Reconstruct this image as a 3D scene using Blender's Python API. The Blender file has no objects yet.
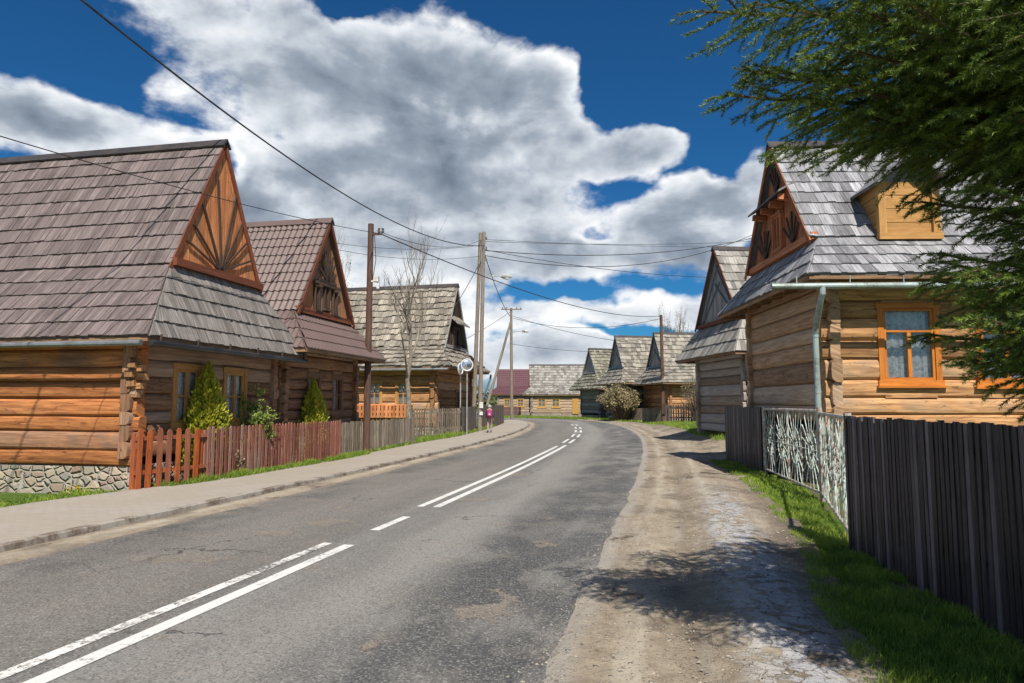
import bpy, math, random
import numpy as np
from mathutils import Vector, Matrix
R = math.radians
rng = random.Random(7)
npr = np.random.RandomState(11)
scene = bpy.context.scene
COL = scene.collection
F = 683.0; HCAM = 1.7; PITCH = math.atan(61.5/683.0)
cp, sp = math.cos(PITCH), math.sin(PITCH)

def pt(u, v, Y):
    """world point on the view line of (u,v) at distance Y from the camera plane (used for surveying)"""
    x = (u-512)/F; up = (341.5-v)/F
    dy = cp-up*sp; dz = sp+up*cp
    return Vector((x/dy*Y, Y, HCAM+dz/dy*Y))
def gp(u, v, z=0.0):
    x = (u-512)/F; up = (341.5-v)/F
    dy = cp-up*sp; dz = sp+up*cp
    t = (z-HCAM)/dz
    return (x*t, dy*t)

# ------------------------------------------------------------------ tagging
def tag(o, label=None, cat=None, group=None, kind=None):
    if label: o['label'] = label
    if cat: o['category'] = cat
    if group: o['group'] = group
    if kind: o['kind'] = kind
    return o
def empty(name, loc, rz=0.0, label=None, cat=None, group=None):
    o = bpy.data.objects.new(name, None); COL.objects.link(o)
    o.location = loc; o.rotation_euler = (0, 0, rz); o.empty_display_size = .3
    return tag(o, label, cat, group)

class MB:
    """mesh collector with uv (metres, u along the grain) and a per-piece random value"""
    def __init__(s): s.v = []; s.f = []; s.uv = []; s.r = []; s.sm = []
    def face(s, pts, r=0.5, uvs=None, smooth=False):
        n = len(s.v); s.v.extend([tuple(p) for p in pts]); s.f.append(tuple(range(n, n+len(pts))))
        if uvs is None:
            p = [Vector(q) for q in pts]
            a = (p[1]-p[0]); L = a.length or 1e-6; a = a/L
            nrm = a.cross(p[-1]-p[0])
            b = nrm.cross(a)
            b = b.normalized() if b.length > 1e-12 else Vector((0, 0, 1))
            o = (r*37.3, r*91.7)
            uvs = [((q-p[0]).dot(a)+o[0], (q-p[0]).dot(b)+o[1]) for q in p]
        s.uv.extend(uvs); s.r.extend([r]*len(pts)); s.sm.append(smooth)
    def box(s, c, size, axis=0, r=None, rot=None, taper=1.0):
        """axis = grain axis; rot = Matrix 3x3"""
        if r is None: r = rng.random()
        hx, hy, hz = size[0]/2, size[1]/2, size[2]/2
        P = {}
        for i in (-1, 1):
            for j in (-1, 1):
                for k in (-1, 1):
                    t = taper if k > 0 else 1.0
                    q = Vector((i*hx*t, j*hy*t, k*hz))
                    if rot is not None: q = rot @ q
                    P[(i, j, k)] = Vector(c)+q
        fs = [[(-1,-1,-1),(1,-1,-1),(1,-1,1),(-1,-1,1)], [(1,1,-1),(-1,1,-1),(-1,1,1),(1,1,1)],
              [(1,-1,-1),(1,1,-1),(1,1,1),(1,-1,1)], [(-1,1,-1),(-1,-1,-1),(-1,-1,1),(-1,1,1)],
              [(-1,-1,1),(1,-1,1),(1,1,1),(-1,1,1)], [(-1,1,-1),(1,1,-1),(1,-1,-1),(-1,-1,-1)]]
        for f in fs:
            # rotate start so that first edge lies along grain axis
            d = [abs(f[1][q]-f[0][q]) for q in range(3)]
            if d[axis] == 0: f = f[1:]+f[:1]
            s.face([P[q] for q in f], r)
    def beam(s, a, b, w, h, r=None, up=Vector((0, 0, 1))):
        """rectangular bar from a to b; w sideways, h along up"""
        a = Vector(a); b = Vector(b); d = b-a; L = d.length
        if L < 1e-6: return
        x = d/L
        y = up.cross(x)
        if y.length < 1e-4: y = Vector((0, 1, 0)).cross(x)
        y.normalize(); z = x.cross(y)
        s.box((a+b)/2, (L, w, h), 0, r, Matrix((x, y, z)).transposed())
    def tube(s, pts, rad, n=8, r=None, cap=True, smooth=True):
        if r is None: r = rng.random()
        pts = [Vector(p) for p in pts]
        if not isinstance(rad, (list, tuple)): rad = [rad]*len(pts)
        rings = []; ref = None
        L = 0; Ls = []
        for i, p in enumerate(pts):
            d = (pts[min(i+1, len(pts)-1)]-pts[max(i-1, 0)]).normalized()
            if ref is None:
                ref = Vector((0, 0, 1)) if abs(d.z) < .9 else Vector((1, 0, 0))
            a = ref-d*ref.dot(d); a.normalize(); ref = a
            b = d.cross(a)
            if i: L += (p-pts[i-1]).length
            Ls.append(L)
            rings.append([p+(a*math.cos(t)+b*math.sin(t))*rad[i] for t in [2*math.pi*k/n for k in range(n)]])
        o = r*53
        for i in range(len(pts)-1):
            for k in range(n):
                k2 = (k+1) % n
                c0 = 2*math.pi*rad[i]*k/n; c1 = 2*math.pi*rad[i]*(k+1)/n
                s.face([rings[i][k], rings[i][k2], rings[i+1][k2], rings[i+1][k]], r,
                       [(Ls[i]+o, c0), (Ls[i]+o, c1), (Ls[i+1]+o, c1), (Ls[i+1]+o, c0)], smooth)
        if cap:
            s.face(rings[0][::-1], r); s.face(rings[-1], r)
    def prism(s, poly, a, b, r=None):
        """poly: list of 3d points; extruded by vector b-a"""
        if r is None: r = rng.random()
        d = Vector(b)-Vector(a)
        P = [Vector(p) for p in poly]; Q = [p+d for p in P]
        s.face(P, r); s.face(Q[::-1], r)
        for i in range(len(P)):
            j = (i+1) % len(P)
            s.face([P[j], P[i], Q[i], Q[j]], r)
    def build(s, name, mat, parent=None, merge=False):
        me = bpy.data.meshes.new(name); me.from_pydata(s.v, [], s.f)
        if s.f:
            uvl = me.uv_layers.new(name='UVMap')
            uvl.data.foreach_set('uv', np.array(s.uv, dtype=np.float32).ravel())
            at = me.attributes.new('rnd', 'FLOAT', 'CORNER')
            at.data.foreach_set('value', np.array(s.r, dtype=np.float32))
            me.polygons.foreach_set('use_smooth', s.sm)
        me.materials.append(mat); me.update()
        if merge:
            import bmesh
            bm = bmesh.new(); bm.from_mesh(me); bmesh.ops.remove_doubles(bm, verts=bm.verts, dist=1e-4); bm.to_mesh(me); bm.free()
        o = bpy.data.objects.new(name, me); COL.objects.link(o)
        if parent is not None: o.parent = parent
        return o

def np_mesh(name, V, nper, mat, rnd=None, parent=None):
    """V: (N*nper,3) separate polygons of nper verts"""
    n = len(V); nf = n//nper
    me = bpy.data.meshes.new(name)
    me.vertices.add(n); me.vertices.foreach_set('co', V.astype(np.float32).ravel())
    me.loops.add(n); me.loops.foreach_set('vertex_index', np.arange(n, dtype=np.int32))
    me.polygons.add(nf); me.polygons.foreach_set('loop_start', np.arange(0, n, nper, dtype=np.int32))
    me.update(calc_edges=True)
    if rnd is not None:
        at = me.attributes.new('rnd', 'FLOAT', 'POINT')
        at.data.foreach_set('value', np.repeat(rnd, nper).astype(np.float32))
    me.materials.append(mat)
    o = bpy.data.objects.new(name, me); COL.objects.link(o)
    if parent is not None: o.parent = parent
    return o

# ------------------------------------------------------------------ materials
class NT:
    def __init__(s, nt): s.nt = nt; s.n = nt.nodes; s.l = nt.links
    def add(s, t, **k):
        nd = s.n.new(t)
        for a, b in k.items(): setattr(nd, a, b)
        return nd
    def _in(s, sock, v):
        if hasattr(v, 'is_output') or isinstance(v, bpy.types.NodeSocket): s.l.new(v, sock)
        else: sock.default_value = v
    def math(s, op, a, b=0.0, c=0.0, clamp=False):
        nd = s.add('ShaderNodeMath', operation=op, use_clamp=clamp)
        s._in(nd.inputs[0], a); s._in(nd.inputs[1], b); s._in(nd.inputs[2], c)
        return nd.outputs[0]
    def vmath(s, op, a, b=(0, 0, 0)):
        nd = s.add('ShaderNodeVectorMath', operation=op)
        s._in(nd.inputs[0], a); s._in(nd.inputs[1], b)
        return nd.outputs['Value'] if op in ('LENGTH', 'DOT_PRODUCT', 'DISTANCE') else nd.outputs[0]
    def noise(s, vec, scale, detail=4, rough=.55, dist=0.0, out=0):
        nd = s.add('ShaderNodeTexNoise'); s.l.new(vec, nd.inputs['Vector'])
        nd.inputs['Scale'].default_value = scale; nd.inputs['Detail'].default_value = detail
        nd.inputs['Roughness'].default_value = rough; nd.inputs['Distortion'].default_value = dist
        return nd.outputs[out]
    def voro(s, vec, scale, feature='F1', out='Distance', rand=1.0):
        nd = s.add('ShaderNodeTexVoronoi', feature=feature); s.l.new(vec, nd.inputs['Vector'])
        nd.inputs['Scale'].default_value = scale
        nd.inputs['Randomness'].default_value = rand
        return nd.outputs[out]
    def mapr(s, v, a, b, c=0.0, d=1.0, smooth=True):
        nd = s.add('ShaderNodeMapRange', interpolation_type='SMOOTHSTEP' if smooth else 'LINEAR')
        s._in(nd.inputs[0], v)
        nd.inputs[1].default_value = a; nd.inputs[2].default_value = b
        nd.inputs[3].default_value = c; nd.inputs[4].default_value = d
        return nd.outputs[0]
    def scale(s, vec, sc):
        nd = s.add('ShaderNodeMapping'); s.l.new(vec, nd.inputs[0]); nd.inputs['Scale'].default_value = sc
        return nd.outputs[0]
    def mix(s, f, a, b, bt='MIX'):
        nd = s.add('ShaderNodeMix', data_type='RGBA', blend_type=bt)
        s._in(nd.inputs[0], f)
        for sock, v in ((nd.inputs[6], a), (nd.inputs[7], b)):
            if isinstance(v, (tuple, list)): sock.default_value = tuple(v)[:3]+(1,)
            else: s.l.new(v, sock)
        return nd.outputs[2]
    def bump(s, h, strength=.5, dist=.01):
        nd = s.add('ShaderNodeBump'); s.l.new(h, nd.inputs['Height'])
        nd.inputs['Strength'].default_value = strength; nd.inputs['Distance'].default_value = dist
        return nd.outputs[0]
def newmat(name, rough=.8, spec=.3):
    m = bpy.data.materials.new(name); m.use_nodes = True
    t = NT(m.node_tree)
    b = t.n['Principled BSDF']; b.inputs['Roughness'].default_value = rough
    b.inputs['Specular IOR Level'].default_value = spec
    return m, t, b

def wood(name, dark, light, grey=None, greyamt=0.0, sc=(1.2, 22), bump=.6, rough=.8, streak=.55, vary=.5, crack=True):
    m, t, b = newmat(name, rough)
    uv = t.add('ShaderNodeUVMap').outputs[0]
    obj = t.add('ShaderNodeTexCoord').outputs['Object']
    at = t.add('ShaderNodeAttribute', attribute_name='rnd').outputs['Fac']
    g = t.noise(t.scale(uv, (sc[0], sc[1], 1)), 1.0, 6, .62, .35)
    g2 = t.noise(t.scale(uv, (sc[0]*2.5, sc[1]*3.5, 1)), 1.0, 4, .6)
    f = t.mapr(g, .5-streak*.4, .5+streak*.4)
    c = t.mix(f, dark, light)
    dk = tuple(x*.45 for x in dark)
    fine = t.mapr(g2, .55, .72)
    c = t.mix(t.math('MULTIPLY', fine, .55), c, dk)
    if crack:
        cr = t.noise(t.scale(uv, (.7, 9, 1)), 1.0, 2, .5, .2)
        cm = t.math('SUBTRACT', 1.0, t.mapr(t.math('ABSOLUTE', t.math('SUBTRACT', cr, .5)), .0, .012))
        c = t.mix(t.math('MULTIPLY', cm, .7), c, tuple(x*.25 for x in dark))
        kn = t.voro(t.scale(uv, (1.1, 5.5, 1)), 1.0)
        km = t.math('SUBTRACT', 1.0, t.mapr(kn, .05, .13))
        c = t.mix(t.math('MULTIPLY', km, .6), c, tuple(x*.4 for x in dark))
    if grey:
        big = t.noise(obj, .9, 4, .6)
        gf = t.math('ADD', t.math('MULTIPLY', at, .6), t.math('MULTIPLY', big, .8))
        gm = t.math('MULTIPLY', t.mapr(gf, .95-greyamt, 1.15-greyamt*.6), .85)
        gc = t.mix(f, tuple(x*.6 for x in grey), grey)
        c = t.mix(gm, c, gc)
    vv = t.math('ADD', 1.0-vary*.5, t.math('MULTIPLY', at, vary))
    hs = t.add('ShaderNodeHueSaturation'); t.l.new(c, hs.inputs['Color']); t.l.new(vv, hs.inputs['Value'])
    t.l.new(hs.outputs[0], b.inputs['Base Color'])
    h = t.math('ADD', g, t.math('MULTIPLY', g2, .4))
    t.l.new(t.bump(h, bump, .012), b.inputs['Normal'])
    return m
def plain(name, c, rough=.6, metal=0.0, spec=.4, dirt=.25, dscale=3.0, dcol=(.12, .09, .07)):
    m, t, b = newmat(name, rough, spec); b.inputs['Metallic'].default_value = metal
    obj = t.add('ShaderNodeTexCoord').outputs['Object']
    n = t.noise(obj, dscale, 6, .65)
    n2 = t.noise(obj, dscale*9, 3, .6)
    f = t.math('MULTIPLY', t.mapr(t.math('ADD', n, t.math('MULTIPLY', n2, .3)), .55, .85), dirt*2, clamp=True)
    c2 = t.mix(f, c, dcol)
    t.l.new(c2, b.inputs['Base Color'])
    t.l.new(t.bump(n2, .15, .005), b.inputs['Normal'])
    return m
def shingle_mat(name, a, bcol, moss=None, mossamt=0.0, vary=.85):
    m, t, b = newmat(name, .75, .35)
    uv = t.add('ShaderNodeUVMap').outputs[0]
    obj = t.add('ShaderNodeTexCoord').outputs['Object']
    at = t.add('ShaderNodeAttribute', attribute_name='rnd').outputs['Fac']
    g = t.noise(t.scale(uv, (2.5, 34, 1)), 1.0, 5, .65, .2)
    c = t.mix(t.mapr(g, .3, .7), a, bcol)
    big = t.noise(obj, 1.3, 4, .6)
    c = t.mix(t.math('MULTIPLY', t.mapr(big, .5, .75), .45), c, tuple(x*.5 for x in a))
    wn = t.noise(t.scale(uv, (1.2, 11, 1)), 1.0, 3, .6)
    c = t.mix(t.math('MULTIPLY', t.mapr(wn, .58, .7), .5), c, tuple(min(1, x*1.45) for x in bcol))
    c = t.mix(t.math('MULTIPLY', t.mapr(t.math('SUBTRACT', 1.0, wn), .58, .7), .5), c, tuple(x*.45 for x in a))
    if moss:
        mn = t.noise(obj, 4.0, 5, .7)
        c = t.mix(t.mapr(mn, .62-mossamt*.2, .72-mossamt*.15), c, moss)
    vv = t.math('ADD', 1.0-vary*.5, t.math('MULTIPLY', at, vary))
    hs = t.add('ShaderNodeHueSaturation'); t.l.new(c, hs.inputs['Color']); t.l.new(vv, hs.inputs['Value'])
    t.l.new(hs.outputs[0], b.inputs['Base Color'])
    t.l.new(t.bump(g, .6, .012), b.inputs['Normal'])
    return m
def leaf_mat(name, a, bcol, trans=.25, rough=.55):
    m, t, b = newmat(name, rough, .3)
    at = t.add('ShaderNodeAttribute', attribute_name='rnd').outputs['Fac']
    c = t.mix(at, a, bcol)
    t.l.new(c, b.inputs['Base Color'])
    if trans > 0:
        tr = t.add('ShaderNodeBsdfTranslucent'); t.l.new(c, tr.inputs[0])
        mx = t.add('ShaderNodeMixShader'); mx.inputs[0].default_value = trans
        t.l.new(b.outputs[0], mx.inputs[1]); t.l.new(tr.outputs[0], mx.inputs[2])
        t.l.new(mx.outputs[0], t.n['Material Output'].inputs[0])
    return m

M = {}
M['logA'] = wood('log_orange', (.26, .085, .028), (.62, .25, .085), (.20, .13, .09), .22, vary=.8)
M['logAg'] = wood('log_brown_grey', (.21, .10, .055), (.46, .26, .15), (.30, .22, .165), .3, vary=.8)
M['logC'] = wood('log_honey', (.29, .135, .055), (.66, .37, .165), (.36, .25, .16), .25, vary=.8)
M['logCg'] = wood('log_tan_weathered', (.33, .19, .105), (.58, .38, .225), (.44, .34, .25), .3, vary=.8)
M['logD'] = wood('log_chestnut', (.26, .12, .05), (.56, .30, .13), (.3, .22, .16), .15, vary=.8)
M['logJ'] = wood('log_silver', (.24, .17, .125), (.46, .35, .26), (.36, .34, .32), .55, vary=.8)
M['logG'] = wood('log_dark_grey', (.14, .115, .1), (.3, .25, .21), (.27, .26, .25), .5)
M['logF'] = wood('log_pale', (.34, .23, .15), (.55, .41, .28), (.36, .31, .26), .3)
M['boardA'] = wood('board_orange', (.42, .14, .05), (.74, .31, .125), (.3, .17, .1), .1, vary=.6)
M['boardC'] = wood('board_redbrown', (.30, .095, .04), (.56, .22, .10), None)
M['boardB'] = wood('board_amber', (.36, .14, .05), (.6, .3, .13), (.2, .15, .12), .25)
M['boardgrey'] = wood('board_grey', (.22, .2, .185), (.44, .41, .38), None)
M['trim'] = wood('trim_redbrown', (.16, .05, .025), (.27, .09, .045), None)
M['trimdark'] = wood('trim_dark', (.05, .03, .022), (.1, .065, .045), None)
M['trimblue'] = wood('trim_bluegrey', (.1, .14, .17), (.2, .26, .3), None)
M['rafter'] = wood('rafter', (.18, .1, .055), (.36, .22, .12), None)
M['shA'] = shingle_mat('shingle_mauve', (.10, .076, .072), (.21, .166, .158), vary=.5)
M['shA2'] = shingle_mat('shingle_silver_brown', (.13, .115, .105), (.31, .275, .25), vary=.55)
M['shC'] = shingle_mat('shingle_bluegrey', (.14, .14, .15), (.33, .325, .34))
M['shD'] = shingle_mat('shingle_khaki', (.15, .13, .105), (.34, .30, .245))
M['shJ'] = shingle_mat('shingle_pale', (.16, .15, .135), (.33, .31, .28))
M['shG'] = shingle_mat('shingle_mossy', (.15, .14, .11), (.3, .28, .22), (.15, .16, .08), .5)
M['shH'] = shingle_mat('shingle_dun', (.16, .14, .12), (.33, .3, .25), (.14, .15, .07), .25)
M['metalB'] = plain('metal_tile_mauve', (.145, .10, .09), .45, 0, .5, .2, 1.0, (.1, .07, .06))
M['metalE'] = plain('metal_tile_red', (.125, .055, .065), .45, 0, .5, .2, 1.0)
M['frameC'] = wood('window_orange', (.42, .13, .02), (.62, .22, .035), None, sc=(1.5, 14), bump=.2, rough=.5, vary=.15, crack=False)
M['frameA'] = wood('window_amber', (.34, .17, .05), (.5, .27, .09), None, sc=(1.5, 14), bump=.2, rough=.6, vary=.2, crack=False)
M['frameB'] = wood('window_brown', (.12, .06, .03), (.25, .14, .08), None, sc=(1.5, 14), bump=.2, rough=.6, vary=.2, crack=False)
M['frameF'] = wood('window_yellow', (.42, .23, .05), (.56, .33, .09), None, sc=(1.5, 14), bump=.2, rough=.6, vary=.2, crack=False)
M['curtain'] = plain('lace_curtain', (.8, .8, .8), .9, 0, .1, .3, 14.0, (.2, .22, .24))
M['interior'] = plain('dark_interior', (.02, .018, .016), .9, 0, .1, 0)
M['gutterC'] = plain('gutter_verdigris', (.36, .44, .42), .45, .3, .5, .5, 2.5, (.16, .17, .15))
M['gutterA'] = plain('gutter_zinc', (.35, .36, .37), .4, .6, .5, .3, 2.5)
M['black'] = plain('black_plastic', (.018, .018, .02), .4, 0, .5, .15)
M['ridge'] = plain('ridge_metal', (.05, .045, .045), .5, .3, .5, .3, 2)
M['cable'] = plain('cable_black', (.02, .02, .022), .6)
M['polew'] = wood('pole_grey_wood', (.16, .125, .1), (.33, .27, .21), None, sc=(1.5, 26))
M['poler'] = wood('pole_brown_wood', (.085, .045, .034), (.17, .095, .07), None, sc=(1.5, 26))
M['pickO'] = wood('picket_orange', (.36, .075, .02), (.56, .15, .035), (.22, .09, .06), .45, sc=(2, 18), bump=.5, vary=.7)
M['pickR'] = wood('picket_redbrown', (.17, .06, .042), (.34, .14, .095), (.28, .2, .16), .2, sc=(2, 18), vary=.6)
M['pickG'] = wood('picket_grey', (.14, .11, .08), (.33, .275, .21), None, sc=(2, 18), vary=.6)
M['pickD'] = wood('picket_dark', (.07, .055, .045), (.16, .13, .11), None, sc=(2, 18), vary=.6)
M['blackf'] = wood('black_board', (.012, .010, .014), (.050, .042, .052), (.17, .145, .155), .24, sc=(1.6, 30), bump=1.0, rough=.5, vary=.75, streak=.7)
M['lampg'] = plain('lamp_grey', (.5, .5, .48), .4, .2)
M['lens'] = plain('lamp_lens', (.75, .75, .7), .2, 0, .6, 0)
M['insul'] = plain('insulator', (.1, .08, .07), .3, 0, .6, 0)
M['white'] = plain('white_paint', (.7, .7, .68), .5, 0, .4, .2)
M['steel'] = plain('galvanised', (.5, .52, .53), .4, .5, .5, .2)

def glass_mat():
    m, t, b = newmat('window_glass')
    g = t.add('ShaderNodeBsdfGlossy'); g.inputs['Roughness'].default_value = .03; g.inputs[0].default_value = (.75, .8, .85, 1)
    tr = t.add('ShaderNodeBsdfTransparent'); tr.inputs[0].default_value = (.93, .95, .95, 1)
    fr = t.add('ShaderNodeFresnel'); fr.inputs[0].default_value = 1.45
    mx = t.add('ShaderNodeMixShader')
    t.l.new(t.math('MULTIPLY', fr.outputs[0], .8), mx.inputs[0])
    t.l.new(tr.outputs[0], mx.inputs[1]); t.l.new(g.outputs[0], mx.inputs[2])
    t.l.new(mx.outputs[0], t.n['Material Output'].inputs[0])
    return m
M['glass'] = glass_mat()
def mirror_mat():
    m, t, b = newmat('mirror', .22); b.inputs['Metallic'].default_value = 1
    b.inputs['Base Color'].default_value = (.85, .87, .88, 1); return m
M['mirror'] = mirror_mat()
def stone_mat():
    m, t, b = newmat('field_stone', .85)
    uv = t.add('ShaderNodeTexCoord').outputs['Object']
    d = t.noise(uv, 5, 3, .5, 0, 1)
    v = t.vmath('ADD', uv, t.vmath('MULTIPLY', d, (.09, .09, .09)))
    v = t.scale(v, (1, 1, 1.6))
    ed = t.voro(v, 4.3, 'DISTANCE_TO_EDGE')
    cc = t.voro(v, 4.3, 'F1', 'Color')
    sep = t.add('ShaderNodeSeparateColor'); t.l.new(cc, sep.inputs[0])
    c = t.mix(sep.outputs[0], (.30, .27, .23), (.52, .42, .29))
    c = t.mix(t.mapr(sep.outputs[1], .6, .9), c, (.34, .22, .16))
    n = t.noise(uv, 30, 4, .6)
    c = t.mix(t.math('MULTIPLY', n, .5), c, (.2, .18, .16))
    e = t.mapr(ed, .03, .07)
    c = t.mix(e, (.40, .36, .30), c)
    t.l.new(c, b.inputs['Base Color'])
    h = t.math('ADD', t.mapr(ed, 0, .2), t.math('MULTIPLY', n, .15))
    t.l.new(t.bump(h, 1.0, .06), b.inputs['Normal'])
    return m
M['stone'] = stone_mat()

# ------------------------------------------------------------------ sky and light
SUNAZ = Vector((.20, -.98, 0)).normalized(); SUNEL = R(51)
sd = Vector((SUNAZ.x*math.cos(SUNEL), SUNAZ.y*math.cos(SUNEL), math.sin(SUNEL)))
sun = bpy.data.lights.new('sun', 'SUN'); sun.energy = 4.4; sun.angle = R(.5); sun.color = (1, .94, .84)
so = bpy.data.objects.new('sun', sun); COL.objects.link(so)
so.rotation_euler = sd.to_track_quat('Z', 'Y').to_euler(); so.location = (5, -10, 30)

w = bpy.data.worlds.new('World'); scene.world = w; w.use_nodes = True
t = NT(w.node_tree)
sky = t.add('ShaderNodeTexSky', sky_type='NISHITA'); sky.sun_disc = False
sky.sun_elevation = SUNEL; sky.sun_rotation = math.atan2(sd.x, sd.y)
sky.air_density = 1.0; sky.dust_density = .3; sky.ozone_density = 3.0
bg = t.n['Background']; bg.inputs[1].default_value = .075
skc = t.mix(1.0, sky.outputs[0], (.13, .47, .74), 'MULTIPLY')
gm = t.add('ShaderNodeGamma'); t.l.new(skc, gm.inputs[0]); gm.inputs[1].default_value = 1.0
t.l.new(gm.outputs[0], bg.inputs[0])
dirv = t.add('ShaderNodeTexCoord').outputs['Generated']
sepd = t.add('ShaderNodeSeparateXYZ'); t.l.new(dirv, sepd.inputs[0])
az = t.math('ARCTAN2', sepd.outputs[0], sepd.outputs[1])
el = t.math('ARCSINE', sepd.outputs[2])
comb = t.add('ShaderNodeCombineXYZ'); t.l.new(az, comb.inputs[0]); t.l.new(el, comb.inputs[1])
warp = t.noise(dirv, 3.2, 5, .6, 0, 1)
warp = t.vmath('MULTIPLY', t.vmath('SUBTRACT', warp, (.5, .5, .5)), (.22, .16, 0))
P = t.vmath('ADD', comb.outputs[0], warp)
def azel(u, v):
    q = pt(u, v, 1.0)-Vector((0, 0, HCAM))
    return math.atan2(q.x, q.y), math.asin(q.z/q.length)
def blob(u, v, ru, rv, wgt):
    a, e = azel(u, v)
    k = math.cos(math.atan((u-512)/F))**1.6
    q = t.vmath('MULTIPLY', t.vmath('SUBTRACT', P, (a, e, 0)), (F/(ru)/k*k, F/(rv), 0))
    d = t.vmath('LENGTH', q)
    return t.math('MULTIPLY', t.mapr(d, 1.45, .35), wgt)
blobs = [(50, 115, 100, 42, .85), (190, 50, 95, 75, .62), (320, 80, 120, 85, .8), (440, 115, 130, 80, .9), (540, 110, 70, 55, .85), (340, 200, 260, 75, .9),
         (570, 160, 60, 40, .6), (625, 165, 60, 26, .7), (700, 222, 85, 38, .95), (655, 122, 22, 13, .45), (520, 250, 240, 40, .72), (430, 300, 330, 34, .56),
         (650, 298, 110, 20, .62), (560, 345, 340, 24, .56), (250, 240, 220, 60, .7), (770, 205, 60, 45, .6)]
dens = None
for bb in blobs:
    x = blob(*bb)
    dens = x if dens is None else t.math('MAXIMUM', dens, x)
for bb in [(228, 165, 20, 22, .6), (35, 50, 85, 42, .7), (598, 236, 26, 9, .4), (345, 4, 40, 14, .4), (715, 125, 60, 55, .6), (120, 30, 40, 30, .3), (620, 95, 30, 30, .3), (660, 60, 70, 60, .5), (560, 292, 70, 8, .35), (660, 325, 70, 8, .4), (570, 372, 100, 6, .2)]:
    dens = t.math('SUBTRACT', dens, blob(*bb))
# clouds elsewhere round the horizon
back = t.mapr(t.noise(dirv, 2.1, 3, .5), .5, .62)
fm = t.mapr(t.math('ABSOLUTE', az), .8, 1.1)
dens = t.math('MAXIMUM', dens, t.math('MULTIPLY', t.math('MULTIPLY', back, fm), .8))
dsc = t.scale(dirv, (1, 1, 1.7))
n1 = t.noise(dsc, 5.0, 7, .58, .15)
n2 = t.noise(dsc, 17.0, 4, .6, .1)
edge = t.math('ADD', dens, t.math('MULTIPLY', t.math('SUBTRACT', n1, .5), 1.25))
edge = t.math('ADD', edge, t.math('MULTIPLY', t.math('SUBTRACT', n2, .5), .32))
mask = t.mapr(edge, .27, .54)
mask = t.math('MULTIPLY', mask, t.mapr(sepd.outputs[2], -.02, .03))
mask = t.math('MAXIMUM', mask, t.math('MULTIPLY', t.math('SUBTRACT', 1.0, t.mapr(sepd.outputs[2], .0, .075)), .9))
# relief: compare billow noise with a sample shifted towards the sun
sh = t.vmath('ADD', dsc, (.020, -.004, .045))
n1s = t.noise(sh, 5.0, 5, .55, .15)
rel = t.math('SUBTRACT', n1, n1s)
thick = t.mapr(edge, .38, 1.05)
br = t.math('ADD', t.math('SUBTRACT', .84, t.math('MULTIPLY', thick, .50)), t.math('MULTIPLY', rel, 2.3))
br = t.math('ADD', br, t.math('MULTIPLY', t.math('SUBTRACT', n2, .5), .42))
br = t.mapr(br, .02, 1.0, .0, 1.0, False)
cr = t.add('ShaderNodeValToRGB'); t.l.new(br, cr.inputs[0])
e = cr.color_ramp.elements
e[0].position = 0; e[0].color = (.13, .17, .225, 1); e[1].position = 1; e[1].color = (.84, .85, .86, 1)
x = cr.color_ramp.elements.new(.4); x.color = (.285, .33, .395, 1)
x = cr.color_ramp.elements.new(.72); x.color = (.58, .62, .67, 1)
bg2 = t.add('ShaderNodeBackground'); t.l.new(cr.outputs[0], bg2.inputs[0]); bg2.inputs[1].default_value = .86
mx = t.add('ShaderNodeMixShader'); t.l.new(mask, mx.inputs[0]); t.l.new(bg.outputs[0], mx.inputs[1]); t.l.new(bg2.outputs[0], mx.inputs[2])
t.l.new(mx.outputs[0], t.n['World Output'].inputs[0])

# ------------------------------------------------------------------ ground layout
def catmull(P, n=8):
    out = []
    for i in range(len(P)-1):
        p0 = Vector(P[max(i-1, 0)]); p1 = Vector(P[i]); p2 = Vector(P[i+1]); p3 = Vector(P[min(i+2, len(P)-1)])
        for k in range(n):
            s = k/n
            out.append(.5*((2*p1)+(-p0+p2)*s+(2*p0-5*p1+4*p2-p3)*s*s+(-p0+3*p1-3*p2+p3)*s**3))
    out.append(Vector(P[-1])); return out
CL = catmull([(-9.5, -22), (-6.0, -8), (-4.05, 0), (-3.05, 4.15), (-2.1, 8.2), (-1.15, 12.2), (.55, 20), (2.45, 30), (3.75, 39), (4.7, 50), (4.75, 61), (3.2, 70), (-1.5, 76.5), (-9, 80), (-20, 82.5), (-45, 86)], 10)
CLn = []
for i in range(len(CL)):
    d = (CL[min(i+1, len(CL)-1)]-CL[max(i-1, 0)]).normalized(); CLn.append(Vector((d.y, -d.x)))
CLs = [0]
for i in range(1, len(CL)): CLs.append(CLs[-1]+(CL[i]-CL[i-1]).length)
def off(i, o): return CL[i]+CLn[i]*o
def atY(Y, o=0.0):
    for i in range(len(CL)-1):
        if CL[i].y <= Y <= CL[i+1].y:
            s = (Y-CL[i].y)/(CL[i+1].y-CL[i].y)
            return (off(i, o)*(1-s)+off(i+1, o)*s)
    return off(0, o)
def nz(x, y, s=1.0):
    from mathutils import noise
    return noise.noise(Vector((x*s, y*s, 3.1)))
def sstep(a, b, x):
    x = max(0, min(1, (x-a)/(b-a))); return x*x*(3-2*x)

def gz(x, y):
    """height of the natural ground"""
    z = -.03
    z += .36*sstep(21, 27, y)*(1-sstep(45, 60, y))*sstep(6.6+max(0, (y-30))*.14, 8.6+max(0, (y-30))*.14, x)
    return z

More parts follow.
